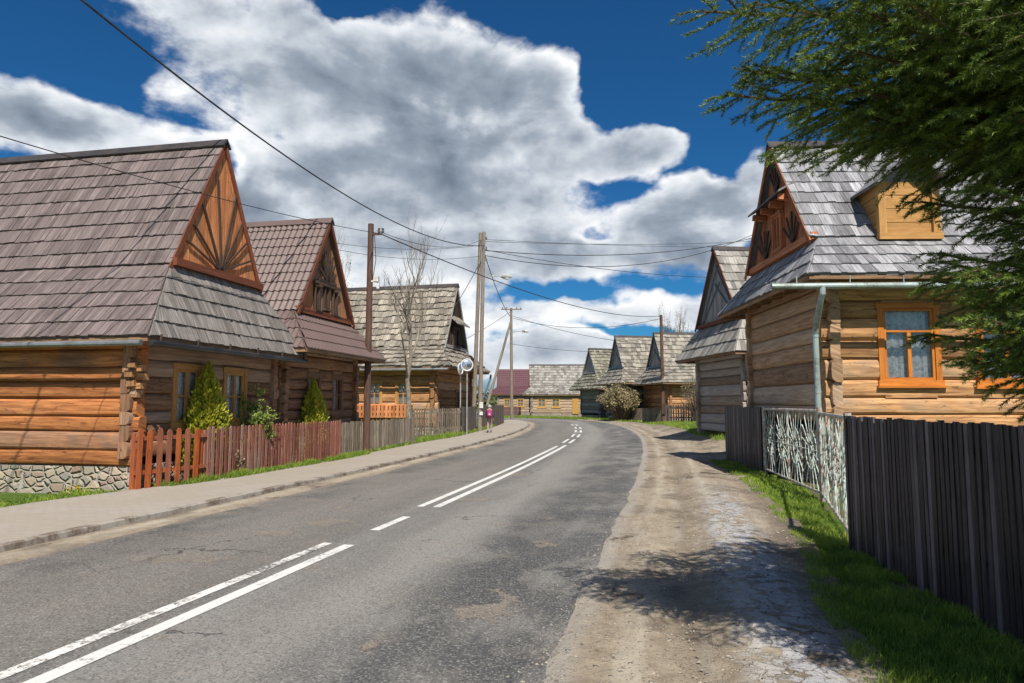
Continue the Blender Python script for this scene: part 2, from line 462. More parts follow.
def strip(name, rows, mat, kind='structure', label=None):
    """rows: list of rows of 3d points -> smooth sheet, uv = metres"""
    V = []; Fc = []; UV = []
    n = len(rows[0])
    for r_ in rows: V.extend([tuple(p) for p in r_])
    for i in range(len(rows)-1):
        for j in range(n-1):
            Fc.append((i*n+j, i*n+j+1, (i+1)*n+j+1, (i+1)*n+j))
    me = bpy.data.meshes.new(name); me.from_pydata(V, [], Fc); me.materials.append(mat)
    me.polygons.foreach_set('use_smooth', [True]*len(Fc)); me.update()
    o = bpy.data.objects.new(name, me); COL.objects.link(o); tag(o, kind=kind); return o
def set_uv(o, fn):
    me = o.data; uvl = me.uv_layers.new(name='UVMap')
    for l in me.loops: uvl.data[l.index].uv = fn(l.vertex_index)

# ---- materials of the ground
def ground_mat():
    m, t, b = newmat('garden_ground', .95, .1)
    o = t.add('ShaderNodeTexCoord').outputs['Object']
    n = t.noise(o, .35, 6, .6); n2 = t.noise(o, 3, 6, .7); n3 = t.noise(o, 25, 4, .7)
    c = t.mix(t.mapr(n2, .3, .7), (.045, .085, .015), (.1, .16, .03))
    c = t.mix(t.mapr(n, .5, .62), c, t.mix(n3, (.16, .13, .08), (.09, .07, .045)))
    t.l.new(c, b.inputs['Base Color']); t.l.new(t.bump(n3, .8, .03), b.inputs['Normal']); return m
def dirt_mat():
    m, t, b = newmat('shoulder_dirt', .95, .15)
    o = t.add('ShaderNodeTexCoord').outputs['Object']
    uv = t.add('ShaderNodeUVMap').outputs[0]
    su = t.add('ShaderNodeSeparateXYZ'); t.l.new(uv, su.inputs[0])
    U = su.outputs[0]; V = su.outputs[1]      # U = metres right of the asphalt, V = distance along
    n = t.noise(o, .8, 6, .65); n2 = t.noise(o, 6, 6, .7); n3 = t.noise(o, 60, 4, .7); n4 = t.noise(t.scale(uv, (4, .35, 1)), 1.0, 5, .6)
    c = t.mix(t.mapr(n2, .3, .7), (.225, .18, .13), (.35, .29, .215))
    c = t.mix(t.math('MULTIPLY', t.mapr(n4, .45, .7), .6), c, (.42, .375, .31))
    c = t.mix(t.math('MULTIPLY', t.mapr(n, .48, .6), .75), c, (.145, .115, .088))
    # pebbles
    pv = t.voro(o, 45, 'F1', 'Distance'); pc = t.voro(o, 45, 'F1', 'Color')
    sc = t.add('ShaderNodeSeparateColor'); t.l.new(pc, sc.inputs[0])
    peb = t.math('MULTIPLY', t.math('SUBTRACT', 1.0, t.mapr(pv, .25, .45)), t.mapr(sc.outputs[0], .55, .75))
    c = t.mix(t.math('MULTIPLY', peb, .8), c, t.mix(sc.outputs[1], (.2, .17, .14), (.55, .5, .42)))
    # sparse larger stones
    pv2 = t.voro(o, 13, 'F1', 'Distance'); pc2 = t.voro(o, 13, 'F1', 'Color')
    sc2 = t.add('ShaderNodeSeparateColor'); t.l.new(pc2, sc2.inputs[0])
    peb2 = t.math('MULTIPLY', t.math('SUBTRACT', 1.0, t.mapr(pv2, .15, .26)), t.mapr(sc2.outputs[0], .8, .86))
    c = t.mix(peb2, c, t.mix(sc2.outputs[1], (.3, .27, .23), (.55, .5, .42)))
    # broken slabs of old paving in a band away from the road
    wv = t.vmath('ADD', o, t.vmath('MULTIPLY', t.noise(o, 7, 5, .7, 0, 1), (.2, .2, 0)))
    ed = t.voro(wv, 7.5, 'DISTANCE_TO_EDGE'); cc = t.voro(wv, 7.5, 'F1', 'Color')
    s3 = t.add('ShaderNodeSeparateColor'); t.l.new(cc, s3.inputs[0])
    band = t.math('MULTIPLY', t.mapr(U, 1.15, 1.45), t.math('SUBTRACT', 1.0, t.mapr(U, 1.75, 2.15)))
    near = t.math('SUBTRACT', 1.0, t.mapr(V, 10, 16))
    slab = t.math('MULTIPLY', t.math('MULTIPLY', t.mapr(ed, .01, .035), band), t.mapr(t.math('ADD', s3.outputs[0], t.math('MULTIPLY', n2, .5)), .45, .6))
    slab = t.math('MULTIPLY', slab, near)
    c = t.mix(t.math('MULTIPLY', slab, .85), c, t.mix(n2, (.34, .34, .36), (.50, .50, .52)))
    # second: cracked asphalt crust along the road edge
    b2 = t.math('SUBTRACT', 1.0, t.mapr(t.math('ADD', U, t.math('MULTIPLY', n2, .3)), .25, .42))
    c = t.mix(t.math('MULTIPLY', b2, t.mapr(n, .35, .6, .3, .8)), c, (.36, .335, .30))
    # damp earth beside the grass
    wet = t.mapr(t.math('ADD', U, t.math('MULTIPLY', n, .8)), 2.45, 2.8)
    c = t.mix(t.math('MULTIPLY', t.math('MULTIPLY', wet, near), .75), c, (.15, .12, .095))
    for (uc, uw, am) in ((.55, .13, .45), (.95, .12, -.5), (1.45, .16, .4), (2.25, .14, -.45)):
        tk = t.math('SUBTRACT', 1.0, t.mapr(t.math('ABSOLUTE', t.math('SUBTRACT', t.math('ADD', U, t.math('MULTIPLY', t.math('SUBTRACT', n, .5), .5)), uc)), .0, uw*1.6))
        tk = t.math('MULTIPLY', tk, t.mapr(n4, .35, .6, .35, 1.0))
        c = t.mix(t.math('MULTIPLY', tk, abs(am)), c, (.50, .44, .35) if am > 0 else (.17, .135, .10))
    # potholes
    wn = t.noise(t.scale(uv, (2.2, 1.0, 1)), .9, 6, .62)
    pot = t.math('MULTIPLY', t.mapr(wn, .60, .66), t.math('SUBTRACT', 1.0, t.mapr(U, 1.2, 1.6)))
    c = t.mix(t.math('MULTIPLY', pot, .8), c, (.13, .095, .07))
    t.l.new(c, b.inputs['Base Color'])
    h = t.math('ADD', t.math('MULTIPLY', n3, .5), t.math('ADD', t.math('MULTIPLY', peb, .5), t.math('MULTIPLY', slab, .8)))
    h = t.math('ADD', h, t.math('ADD', t.math('MULTIPLY', n2, 1.0), t.math('MULTIPLY', peb2, 1.5)))
    h = t.math('SUBTRACT', h, t.math('MULTIPLY', pot, 1.5))
    t.l.new(t.bump(h, .9, .025), b.inputs['Normal']); return m
def road_mat():
    m, t, b = newmat('asphalt', .85, .25)
    o = t.add('ShaderNodeTexCoord').outputs['Object']
    uv = t.add('ShaderNodeUVMap').outputs[0]
    su = t.add('ShaderNodeSeparateXYZ'); t.l.new(uv, su.inputs[0]); U = su.outputs[0]; V = su.outputs[1]
    n = t.noise(o, .45, 6, .6); n2 = t.noise(o, 3.5, 6, .7); n3 = t.noise(o, 140, 3, .8)
    lane = t.noise(t.scale(uv, (1.1, .10, 1)), 1.0, 5, .55)
    base = t.mix(t.mapr(lane, .35, .65), (.135, .13, .122), (.235, .225, .208))
    # left lane is browner, older
    left = t.math('SUBTRACT', 1.0, t.mapr(U, -.4, -.1))
    base = t.mix(t.math('MULTIPLY', left, .6), base, t.mix(n2, (.13, .116, .103), (.235, .208, .18)))
    # tyre-polished pale track in right lane
    tr = t.math('SUBTRACT', 1.0, t.mapr(t.math('ABSOLUTE', t.math('SUBTRACT', U, .95)), .15, .7))
    base = t.mix(t.math('MULTIPLY', tr, t.mapr(n, .3, .7, .25, .75)), base, (.29, .275, .25))
    # noise-broken darker patches towards the right edge
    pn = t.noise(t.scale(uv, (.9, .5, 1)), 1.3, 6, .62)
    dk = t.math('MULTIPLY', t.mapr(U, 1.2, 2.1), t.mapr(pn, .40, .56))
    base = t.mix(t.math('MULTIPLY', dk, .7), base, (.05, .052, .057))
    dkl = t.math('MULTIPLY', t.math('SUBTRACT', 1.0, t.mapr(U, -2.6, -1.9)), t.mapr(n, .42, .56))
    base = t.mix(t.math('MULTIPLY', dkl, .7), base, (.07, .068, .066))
    blt = t.noise(o, 1.6, 5, .65); base = t.mix(t.math('MULTIPLY', t.mapr(blt, .5, .7), .35), base, (.25, .215, .18))
    # dusty spills from the shoulder
    du = t.math('MULTIPLY', t.mapr(t.math('ADD', U, t.math('MULTIPLY', n2, .5)), 3.3, 3.65), .8)
    base = t.mix(t.math('MULTIPLY', du, .85), base, (.33, .29, .235))
    du2 = t.math('SUBTRACT', 1.0, t.mapr(t.math('SUBTRACT', U, t.math('MULTIPLY', n2, .7)), -3.45, -3.15))
    base = t.mix(t.math('MULTIPLY', du2, .8), base, (.24, .19, .15))
    # worn-through potholes showing base
    pw = t.noise(t.scale(uv, (1, .45, 1)), 1.6, 7, .6)
    ph = t.mapr(pw, .655, .675)
    base = t.mix(t.math('MULTIPLY', ph, .75), base, (.25, .205, .16))
    hole = None
    for (_, u_, v_, rx_, ry_, an_) in [('a',488,612,.42,.16,.5),('b',500,600,.2,.3,.2),('c',470,500,.9,.16,.1),('d',275,533,.5,.16,.3),('e',320,523,.7,.14,.6),('f',245,505,.8,.14,.5),('g',545,545,.35,.12,.2),('h',510,475,.8,.3,.2),('i',180,560,.9,.16,.3)]:
        gx, gy = gp(u_, v_)
        pw_ = t.vmath('ADD', o, t.vmath('MULTIPLY', t.vmath('SUBTRACT', t.noise(o, 3.2, 5, .65, 0, 1), (.5, .5, .5)), (1.1, 1.1, 0)))
        q_ = t.vmath('SUBTRACT', pw_, (gx, gy, 0)); q_ = t.vmath('MULTIPLY', q_, (1.7/rx_, 1.7/(ry_*2.4), 0))
        d_ = t.math('SUBTRACT', 1.0, t.mapr(t.vmath('LENGTH', q_), .85, 1.0))
        hole = d_ if hole is None else t.math('MAXIMUM', hole, d_)
    base = t.mix(t.math('MULTIPLY', hole, .8), base, t.mix(n2, (.15, .125, .10), (.30, .255, .205)))
    ph = t.math('MAXIMUM', ph, hole)
    # cracks
    wv = t.vmath('ADD', o, t.vmath('MULTIPLY', t.noise(o, 2.5, 5, .65, 0, 1), (.8, .8, 0)))
    ed = t.voro(wv, .45, 'DISTANCE_TO_EDGE')
    crk = t.math('MULTIPLY', t.math('SUBTRACT', 1.0, t.mapr(ed, .003, .010)), t.mapr(n, .53, .62))
    base = t.mix(t.math('MULTIPLY', crk, .8), base, (.02, .02, .02))
    # aggregate
    pv = t.voro(o, 75, 'F1', 'Color'); s1 = t.add('ShaderNodeSeparateColor'); t.l.new(pv, s1.inputs[0])
    c = t.mix(t.math('MULTIPLY', t.mapr(s1.outputs[0], .62, .95), .42), base, (.40, .38, .35))
    c = t.mix(t.math('MULTIPLY', t.mapr(s1.outputs[1], .6, .95), .45), c, (.02, .02, .02))
    t.l.new(c, b.inputs['Base Color'])
    h = t.math('ADD', t.math('MULTIPLY', s1.outputs[2], .6), t.math('MULTIPLY', n3, .5))
    h = t.math('SUBTRACT', h, t.math('MULTIPLY', crk, 1.5)); h = t.math('SUBTRACT', h, t.math('MULTIPLY', ph, 1.2))
    h = t.math('ADD', h, t.math('MULTIPLY', n2, .8))
    t.l.new(t.bump(h, .7, .012), b.inputs['Normal']); return m
def mark_mat():
    m, t, b = newmat('road_paint', .7, .3)
    o = t.add('ShaderNodeTexCoord').outputs['Object']
    n = t.noise(o, 22, 6, .75); n2 = t.noise(o, 1.7, 4, .6)
    f = t.mapr(t.math('ADD', n, t.math('MULTIPLY', n2, .5)), .78, .98)
    c = t.mix(f, (.64, .63, .60), (.15, .145, .135))
    t.l.new(c, b.inputs['Base Color']); t.l.new(t.bump(n, .4, .006), b.inputs['Normal']); return m
def worn_mat():
    m, t, b = newmat('worn_road_paint', .7, .3)
    o = t.add('ShaderNodeTexCoord').outputs['Object']
    n = t.noise(o, 22, 6, .75); n2 = t.noise(o, 1.7, 4, .6)
    f = t.mapr(t.math('ADD', n, t.math('MULTIPLY', n2, .5)), .68, .86)
    c = t.mix(f, (.7, .68, .64), (.14, .13, .12))
    t.l.new(c, b.inputs['Base Color']); t.l.new(t.bump(n, .4, .006), b.inputs['Normal']); return m
def walk_mat():
    m, t, b = newmat('pavement_concrete', .92, .15)
    o = t.add('ShaderNodeTexCoord').outputs['Object']
    uv = t.add('ShaderNodeUVMap').outputs[0]
    n = t.noise(o, .7, 6, .65); n2 = t.noise(o, 9, 6, .7)
    br = t.add('ShaderNodeTexBrick'); t.l.new(uv, br.inputs[0]); br.inputs['Scale'].default_value = 1
    br.inputs['Brick Width'].default_value = .22; br.inputs['Row Height'].default_value = .11; br.inputs['Mortar Size'].default_value = .008
    br.inputs['Color1'].default_value = (.34, .305, .26, 1); br.inputs['Color2'].default_value = (.37, .335, .29, 1); br.inputs['Mortar'].default_value = (.29, .255, .21, 1)
    c = t.mix(t.math('MULTIPLY', t.mapr(n, .40, .58), .8), br.outputs[0], t.mix(n2, (.26, .215, .17), (.41, .36, .295)))
    c = t.mix(t.math('MULTIPLY', t.mapr(n2, .55, .75), .35), c, (.17, .14, .11))
    t.l.new(c, b.inputs['Base Color'])
    t.l.new(t.bump(t.math('ADD', t.math('MULTIPLY', br.outputs[1], -.5), n2), .6, .008), b.inputs['Normal']); return m
M['ground'] = ground_mat(); M['dirt'] = dirt_mat(); M['road'] = road_mat(); M['mark'] = mark_mat(); M['worn'] = worn_mat(); M['walk'] = walk_mat()
M['kerb'] = plain('kerb_concrete', (.34, .31, .27), .9, 0, .2, .7, 2.2, (.16, .125, .095))

# ---- ground sheet to the horizon
xs = [-600, -300, -150, -80, -50, -30]+[x*1.0 for x in range(-24, 31)]+[40, 60, 90, 160, 300, 600]
ys = [-200, -80, -40, -20]+[y*1.5 for y in range(-8, 66)]+[110, 130, 160, 220, 350, 600, 1200]
rows = [[(x, y, gz(x, y)-.02+.012*nz(x, y, .7)) for x in xs] for y in ys]
strip('ground', rows, M['ground'])

# ---- road
RO = [-3.55, -3.0, -2, -1, 0, 1, 2, 2.8, 3.32]
fine = []
for i in range(len(CL)):
    row = []
    for k, o_ in enumerate(RO):
        q = off(i, o_)
        if k == len(RO)-1: q = off(i, o_+.16*nz(CL[i].x, CL[i].y, .9)+.07*nz(CL[i].x, CL[i].y, 4.1))
        row.append((q.x, q.y, .015*(1-abs(o_)/3.5)))
    fine.append(row)
# refine along near part
def refine(rows, k):
    out = []
    for i in range(len(rows)-1):
        for j in range(k):
            s = j/k; out.append([tuple(a*(1-s)+b*s for a, b in zip(p, q)) for p, q in zip(rows[i], rows[i+1])])
    out.append(rows[-1]); return out
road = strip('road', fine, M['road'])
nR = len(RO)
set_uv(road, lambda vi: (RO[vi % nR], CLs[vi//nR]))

def mark_strip(name, Y0, Y1, o, wd, mat):
    rows = []; n = max(2, int((Y1-Y0)/1.0)+1)
    for k in range(n+1):
        Y = Y0+(Y1-Y0)*k/n
        a = atY(Y, o-wd/2); b_ = atY(Y, o+wd/2)
        hz = .015*(1-abs(o)/3.5)+.005
        rows.append([(a.x, a.y, hz), (b_.x, b_.y, hz)])
    ob = strip(name, rows, mat)
mark_strip('road_marking', -20, 8.35, .13, .14, M['mark'])
mark_strip('road_marking', -20, 8.4, -.17, .12, M['worn'])
mark_strip('road_marking', 9.25, 10.35, .02, .13, M['mark'])
mark_strip('road_marking', 11.3, 27.5, .13, .13, M['mark'])
mark_strip('road_marking', 11.3, 27.0, -.15, .12, M['mark'])
for Y0 in (29, 34, 39.5, 45, 51):
    mark_strip('road_marking', Y0, Y0+3, .13, .13, M['mark'])
    mark_strip('road_marking', Y0+.3, Y0+3.3, -.17, .12, M['mark'])

# ---- shoulder (right): from the ragged asphalt edge to the grass
def interp(tab, y):
    if y <= tab[0][0]: return tab[0][1]
    for (a, b_), (c_, d_) in zip(tab, tab[1:]):
        if y <= c_: return b_+(d_-b_)*(y-a)/(c_-a)
    return tab[-1][1]
GE = [(-6, 1.0), (2, 1.75), (4.15, 2.13), (4.9, 2.32), (6.1, 2.62), (7.6, 3.2), (9.4, 3.75), (12.6, 4.5), (16, 5.2), (20.4, 5.8), (22, 7.0), (24, 12.0), (26, 11.5), (27.5, 8.2), (31, 8.3), (37.6, 9.2), (48, 10.2), (57, 10.9), (64, 10.6), (72, 9.2)]
rows = []; uvt = []
y = -6.0
while y < 71:
    a = atY(y, 3.30) if y < 60 else atY(min(y, 69), 3.30)
    xr = interp(GE, y)+.12*nz(3, y, 1.2)
    x0 = a.x-.05+.05*nz(9, y, 2.5)
    row = []; N = 32
    for k in range(N+1):
        s = k/N; x = x0+(xr+.25-x0)*s
        rut = -.045*math.exp(-((x-x0-.95)/.2)**2)-.04*math.exp(-((x-x0-2.2)/.22)**2)+.02*math.exp(-((x-x0-1.5)/.25)**2)
        z = .02+.022*nz(x, y, 1.6)+.014*nz(x, y, 4)+.006*nz(x, y, 11)+rut*(.8+.5*nz(5, y, .7))
        z = max(z, -.03) if k else .001
        gg = gz(x, y)+.015
        if k and gg > z: z = gg
        if k == N: z = gz(x, y)-.04
        row.append((x, y, z)); uvt.append((x-x0, y))
    rows.append(row); y += .12 if y < 16 else .6
sh_ = strip('dirt_shoulder', rows, M['dirt'])
set_uv(sh_, lambda vi: uvt[vi])

# ---- pavement (left) with kerb
SWL = [(-12, -12.4), (0, -10.3), (7.5, -8.9), (10.85, -8.15), (12.76, -7.35), (13.66, -6.85), (19.7, -5.35), (23.2, -4.75), (28.3, -3.95), (33, -2.9), (43, -1.75), (58, -.7), (66, -1.0)]
rows = []; uvt = []; krows = []; grow = []; guv = []
idx = [i for i in range(len(CL)) if -12 <= CL[i].y <= 68 and CLs[i] < 95]
for i in idx:
    c_ = off(i, -3.62)
    z = .10 if c_.y > 4 else .10
    xl_ = interp(SWL, c_.y)
    if CL[i].y > 62: xl_ = c_.x-1.7
    l_ = Vector((xl_, c_.y+ (c_.x-xl_)*.18))
    kb = .015*nz(1, c_.y, 1.1)
    k0 = off(i, -3.50); k1 = off(i, -3.64)
    krows.append([(k0.x, k0.y, -.02), (k0.x-.012, k0.y, z+kb-.012), (k0.x-.03, k0.y, z+kb), (k1.x, k1.y, z+kb), (k1.x, k1.y, z-.05)])
    row = []
    for k in range(9):
        s = k/8; q = Vector((k1.x, k1.y))*(1-s)+l_*s
        zz = z-.012+.008*nz(q.x, q.y, 1.0)
        if k == 8: zz = -.04
        row.append((q.x, q.y, zz)); uvt.append(((q-Vector((k1.x, k1.y))).length, CLs[i]))
    rows.append(row)
    g0 = off(i, -3.50); g1 = off(i, -3.02+.12*nz(2, c_.y, .8))
    r2 = []
    for k in range(5):
        s = k/4; q = g0*(1-s)+g1*s
        zz = (.02, .028, .022, .014, .000)[k]+.004*nz(q.x, q.y, 3)
        r2.append((q.x, q.y, zz)); guv.append((.45-.4*s+.3, CLs[i]))
    grow.append(r2)
pv = strip('pavement', rows, M['walk']); set_uv(pv, lambda vi: uvt[vi])
kb_ = strip('kerb', krows, M['kerb'])
for p in kb_.data.polygons: p.use_smooth = False
gt = strip('gutter_dirt', grow, M['dirt']); set_uv(gt, lambda vi: guv[vi])

# loose gravel on the shoulder and along the broken edge
n = 7500
yy = 3.4+npr.rand(n)**1.6*14; st_ = npr.rand(n)
Vg = []; Rg = []
octv = np.array([(1, 0, 0), (0, 1, 0), (-1, 0, 0), (0, -1, 0), (0, 0, 1)], float)
for k in range(n):
    y = yy[k]; a = atY(y, 3.30).x; b = interp(GE, y)
    x = a-.12+(b-a+.15)*(st_[k] if k % 3 else npr.choice([npr.normal(.02, .05), npr.normal(.42, .1), npr.normal(.95, .05)]))
    r_ = .003+.011*npr.rand()**3; rot_ = npr.rand()*6.28; c_, s_ = math.cos(rot_), math.sin(rot_)
    P_ = octv*np.array([r_*(.7+.8*npr.rand()), r_*(.7+.8*npr.rand()), r_*.8])+npr.normal(0, r_*.12, (5, 3))
    P_ = np.c_[P_[:, 0]*c_-P_[:, 1]*s_+x, P_[:, 0]*s_+P_[:, 1]*c_+y, P_[:, 2]+.014]
    for tri in ((0, 1, 4), (1, 2, 4), (2, 3, 4), (3, 0, 4)): Vg.append(P_[list(tri)])
    Rg += [npr.rand()]*4
def gz_hit(V): return V
M['gravel'] = leaf_mat('gravel_stone', (.15, .125, .10), (.38, .34, .28), 0, .9)
dep = bpy.context.evaluated_depsgraph_get() if False else None
from mathutils.bvhtree import BVHTree
bv_ = BVHTree.FromPolygons([v.co.copy() for v in sh_.data.vertices], [tuple(p.vertices) for p in sh_.data.polygons])
Vg = np.array(Vg)
for k in range(n):
    cxy = Vg[k*4][2]; hit = bv_.ray_cast(Vector((cxy[0], cxy[1], 2)), Vector((0, 0, -1)))
    Vg[k*4:k*4+4, :, 2] += max((hit[0].z if hit[0] is not None else .0), .0)-.012
tag(np_mesh('gravel', Vg.reshape(-1, 3), 3, M['gravel'], np.array(Rg)), 'loose gravel scattered over the dirt shoulder', 'gravel', kind='stuff')

# ------------------------------------------------------------------ grass
def blades(name, pairs, n, h, wd, mat, zoff=0.0, patch=0.0, label=None):
    """pairs: list of (p,q) 2d point pairs forming a strip"""
    A = np.array([p for p, q in pairs], float); B = np.array([q for p, q in pairs], float)
    area = np.array([np.linalg.norm((A[i+1]+B[i+1]-A[i]-B[i])/2)*np.linalg.norm((A[i]-B[i]+A[i+1]-B[i+1])/2) for i in range(len(A)-1)])
    seg = npr.choice(len(area), n, p=area/area.sum())
    s = npr.rand(n); q = npr.rand(n)
    a = A[seg]*(1-s[:, None])+A[seg+1]*s[:, None]; b = B[seg]*(1-s[:, None])+B[seg+1]*s[:, None]
    xy = a*(1-q[:, None])+b*q[:, None]
    cl = np.array([nz(x, y, 2.2)+.5*nz(x, y, 7) for x, y in xy])
    edge = np.minimum(q, 1-q)*4
    keep = (cl+npr.rand(n)*.5+np.clip(edge, 0, 1)*.35) > patch
    xy = xy[keep]; cl = cl[keep]; n = len(xy)
    z = np.array([gz(x, y) for x, y in xy])+zoff
    ang = npr.rand(n)*2*np.pi; hh = h*(.35+.8*npr.rand(n))*(1+.6*cl); ww = wd*(.6+.8*npr.rand(n))
    lean = (npr.rand(n)*.9)*hh
    la = npr.rand(n)*2*np.pi
    base = np.c_[xy, z]
    side = np.c_[np.cos(ang), np.sin(ang), np.zeros(n)]*ww[:, None]
    mid = base+np.c_[np.cos(la)*lean*.35, np.sin(la)*lean*.35, hh*.6]
    tip = base+np.c_[np.cos(la)*lean, np.sin(la)*lean, hh]
    V = np.empty((n*2, 4, 3)); 
    V[0::2] = np.stack([base-side, base+side, mid+side*.8, mid-side*.8], 1)
    V[1::2] = np.stack([mid-side*.8, mid+side*.8, tip+side*.05, tip-side*.05], 1)
    rn = np.clip(.42+.55*cl+.7*(npr.rand(n)-.5), 0, 1); dry = npr.rand(n) < .05; rn[dry] = 1.0; 
    o = np_mesh(name, V.reshape(-1, 3), 4, mat, np.repeat(rn, 2)); tag(o, label, 'grass', kind='stuff'); return o
M['grass'] = leaf_mat('grass_blade', (.055, .15, .018), (.36, .45, .065), .3, .6)
FR = [(-3, 2.9), (2, 3.38), (4.78, 3.57), (6.1, 3.74), (8.35, 4.07), (12.2, 5.45), (16.6, 6.1), (21, 6.55)]
ysn = [1.5, 3, 4.2, 5, 6.1, 7.2, 8.4, 9.4, 11, 12.6]
blades('grass_verge', [((interp(GE, y)-.02, y), (interp(FR, y)+.02, y)) for y in ysn], 64000, .075, .0028, M['grass'], 0, .22, 'bright green grass verge along the black board fence')
ysn = [12.6, 14, 16, 18, 20.4]
blades('grass_verge', [((interp(GE, y), y), (interp(FR, y)+.05, y)) for y in ysn], 16000, .08, .006, M['grass'], 0, .1, 'short green grass in front of the white metal gate')
blades('garden_grass', [((4.5, 8.6), (8.5, 8.6)), ((6.2, 12.2), (11, 12.2)), ((6.4, 13.8), (12, 13.8))], 14000, .12, .006, M['grass'], 0, .1, 'garden grass behind the ornamental metal gate')
blades('roadside_grass', [((7.9, 26.6), (8.7, 26.0)), ((8.2, 31), (8.6, 31)), ((9.2, 37.5), (13, 37)), ((10.3, 48), (16, 48)), ((10.9, 57), (15, 57))], 26000, .16, .012, M['grass'], 0, .0, 'green grass patch beside the silver log barn and brown pole')
blades('roadside_grass', [((9.6, 62), (13, 62)), ((9.0, 66), (12, 68)), ((7.3, 72), (10, 74)), ((3.5, 77.5), (7, 80)), ((-4, 83), (2, 85)), ((-14, 86), (-8, 89))], 20000, .2, .025, M['grass'], 0, .0, 'far green grass along the outside of the road bend')
lv = [(8.5, -8.75), (10.85, -8.15), (12.76, -7.35), (13.2, -7.1)]
blades('pavement_grass', [((x-.05, y+.3), (x-.75, y+.75)) for y, x in [(6, -9.3)]+lv[:-1]]+[((-7.0, 13.0), (-7.3, 13.25))], 14000, .11, .006, M['grass'], .0, -.05, 'grass strip along the stone foundation of the first house')
blades('pavement_grass', [((-6.55, 13.5), (-7.0, 13.4)), ((-6.02, 15.0), (-6.5, 14.9)), ((-5.45, 17.3), (-5.95, 17.1)), ((-4.82, 20.0), (-5.35, 19.8)), ((-4.5, 22), (-5.05, 21.8))], 20000, .17, .007, M['grass'], .05, .0, 'thin grass line at the foot of the red-brown picket fence')
blades('pavement_grass', [((-4.75, 22.6), (-5.2, 22.2)), ((-3.9, 28.3), (-4.6, 28)), ((-2.95, 33), (-3.9, 32)), ((-2.2, 38.5), (-2.9, 38)), ((-1.6, 44), (-2.2, 43.6)), ((-.75, 57), (-1.4, 56.5))], 22000, .18, .012, M['grass'], .05, .0, 'grass strip along the grey fences beside the pavement')

# ------------------------------------------------------------------ house pieces
def roof_plane(mb, BL, BR, TR, TL, course=.45, width=.16, thick=.03, rag=.015, tile=False, lift=0.0):
    BL, BR, TR, TL = map(Vector, (BL, BR, TR, TL))
    U = (BR-BL).normalized()
    N = U.cross(TL-BL).normalized()
    Vv = N.cross(U).normalized()
    Hh = (TL-BL).dot(Vv)
    L0 = 0; R0 = (BR-BL).dot(U); L1 = (TL-BL).dot(U); R1 = (TR-BL).dot(U)
    xl = lambda h: L0+(L1-L0)*max(0, min(1, h/Hh)); xr = lambda h: R0+(R1-R0)*max(0, min(1, h/Hh))
    nc = max(1, round(Hh/course)); ch = Hh/nc
    P = lambda x, h, n: BL+U*x+Vv*h+N*(n+lift)
    if tile:
        for c in range(nc):
            h0 = c*ch; h1 = (c+1)*ch
            x = min(xl(h0), xl(h1)); xe = max(xr(h0), xr(h1)); st = width/4; k = 0
            amp = .022
            while x < xe-1e-4:
                x2 = x+st
                a0 = amp*math.sin(2*math.pi*x/width); a1 = amp*math.sin(2*math.pi*x2/width)
                q = [(max(xl(h0), min(xr(h0), x)), h0, .05+a0), (max(xl(h0), min(xr(h0), x2)), h0, .05+a1),
                     (max(xl(h1), min(xr(h1), x2)), h1, .02+a1), (max(xl(h1), min(xr(h1), x)), h1, .02+a0)]
                if q[1][0]-q[0][0] > 1e-4 or q[2][0]-q[3][0] > 1e-4:
                    p = [P(*v) for v in q]
                    mb.face(p, .5, smooth=False)
                    b0 = P(q[0][0], h0, a0); b1 = P(q[1][0], h0, a1)
                    mb.face([b0, b1, p[1], p[0]], .5)
                x = x2
        mb.face([P(L0, 0, -.02), P(L1, Hh, -.02), P(R1, Hh, -.02), P(R0, 0, -.02)], .5)
        return
    lap = ch*.25
    for c in range(nc):
        h0 = c*ch-(.0 if c == 0 else .02); h1 = min(Hh, (c+1)*ch+lap)
        xa = min(xl(h0), xl(h1)); xe = max(xr(h0), xr(h1))
        x = xa-rng.random()*width
        wave = [rng.uniform(-1, 1) for _ in range(3)]
        while x < xe:
            wd = width*rng.uniform(.6, 1.5); x2 = x+wd-.004
            r = rng.random(); dh = rng.uniform(-rag, rag)+.6*rag*math.sin(x*1.3+wave[0]*3); up = rng.uniform(0, thick*.6)
            hh = h0+dh
            q0 = max(xl(h0), min(xr(h0), x)); q1 = max(xl(h0), min(xr(h0), x2))
            q2 = max(xl(h1), min(xr(h1), x2)); q3 = max(xl(h1), min(xr(h1), x))
            if q1-q0 > .003 or q2-q3 > .003:
                t0 = thick+up
                A = P(q0, hh, t0*1.1); B = P(q1, hh, t0*1.1); C = P(q2, h1, .006+up*.3); D = P(q3, h1, .006+up*.3)
                o = (r*37, r*71)
                uvs = [(o[0], o[1]), (o[0], o[1]+wd), (o[0]+ch, o[1]+wd), (o[0]+ch, o[1])]
                mb.face([A, B, C, D], r, uvs)
                a = P(q0, hh, 0); b = P(q1, hh, 0)
                mb.face([a, b, B, A], r*.4)
                mb.face([a, A, D], r*.5); mb.face([B, b, C], r*.5)
            x += wd
    # underside sheet
    mb.face([P(L0, 0, -.012), P(L1, Hh, -.012), P(R1, Hh, -.012), P(R0, 0, -.012)], .3)

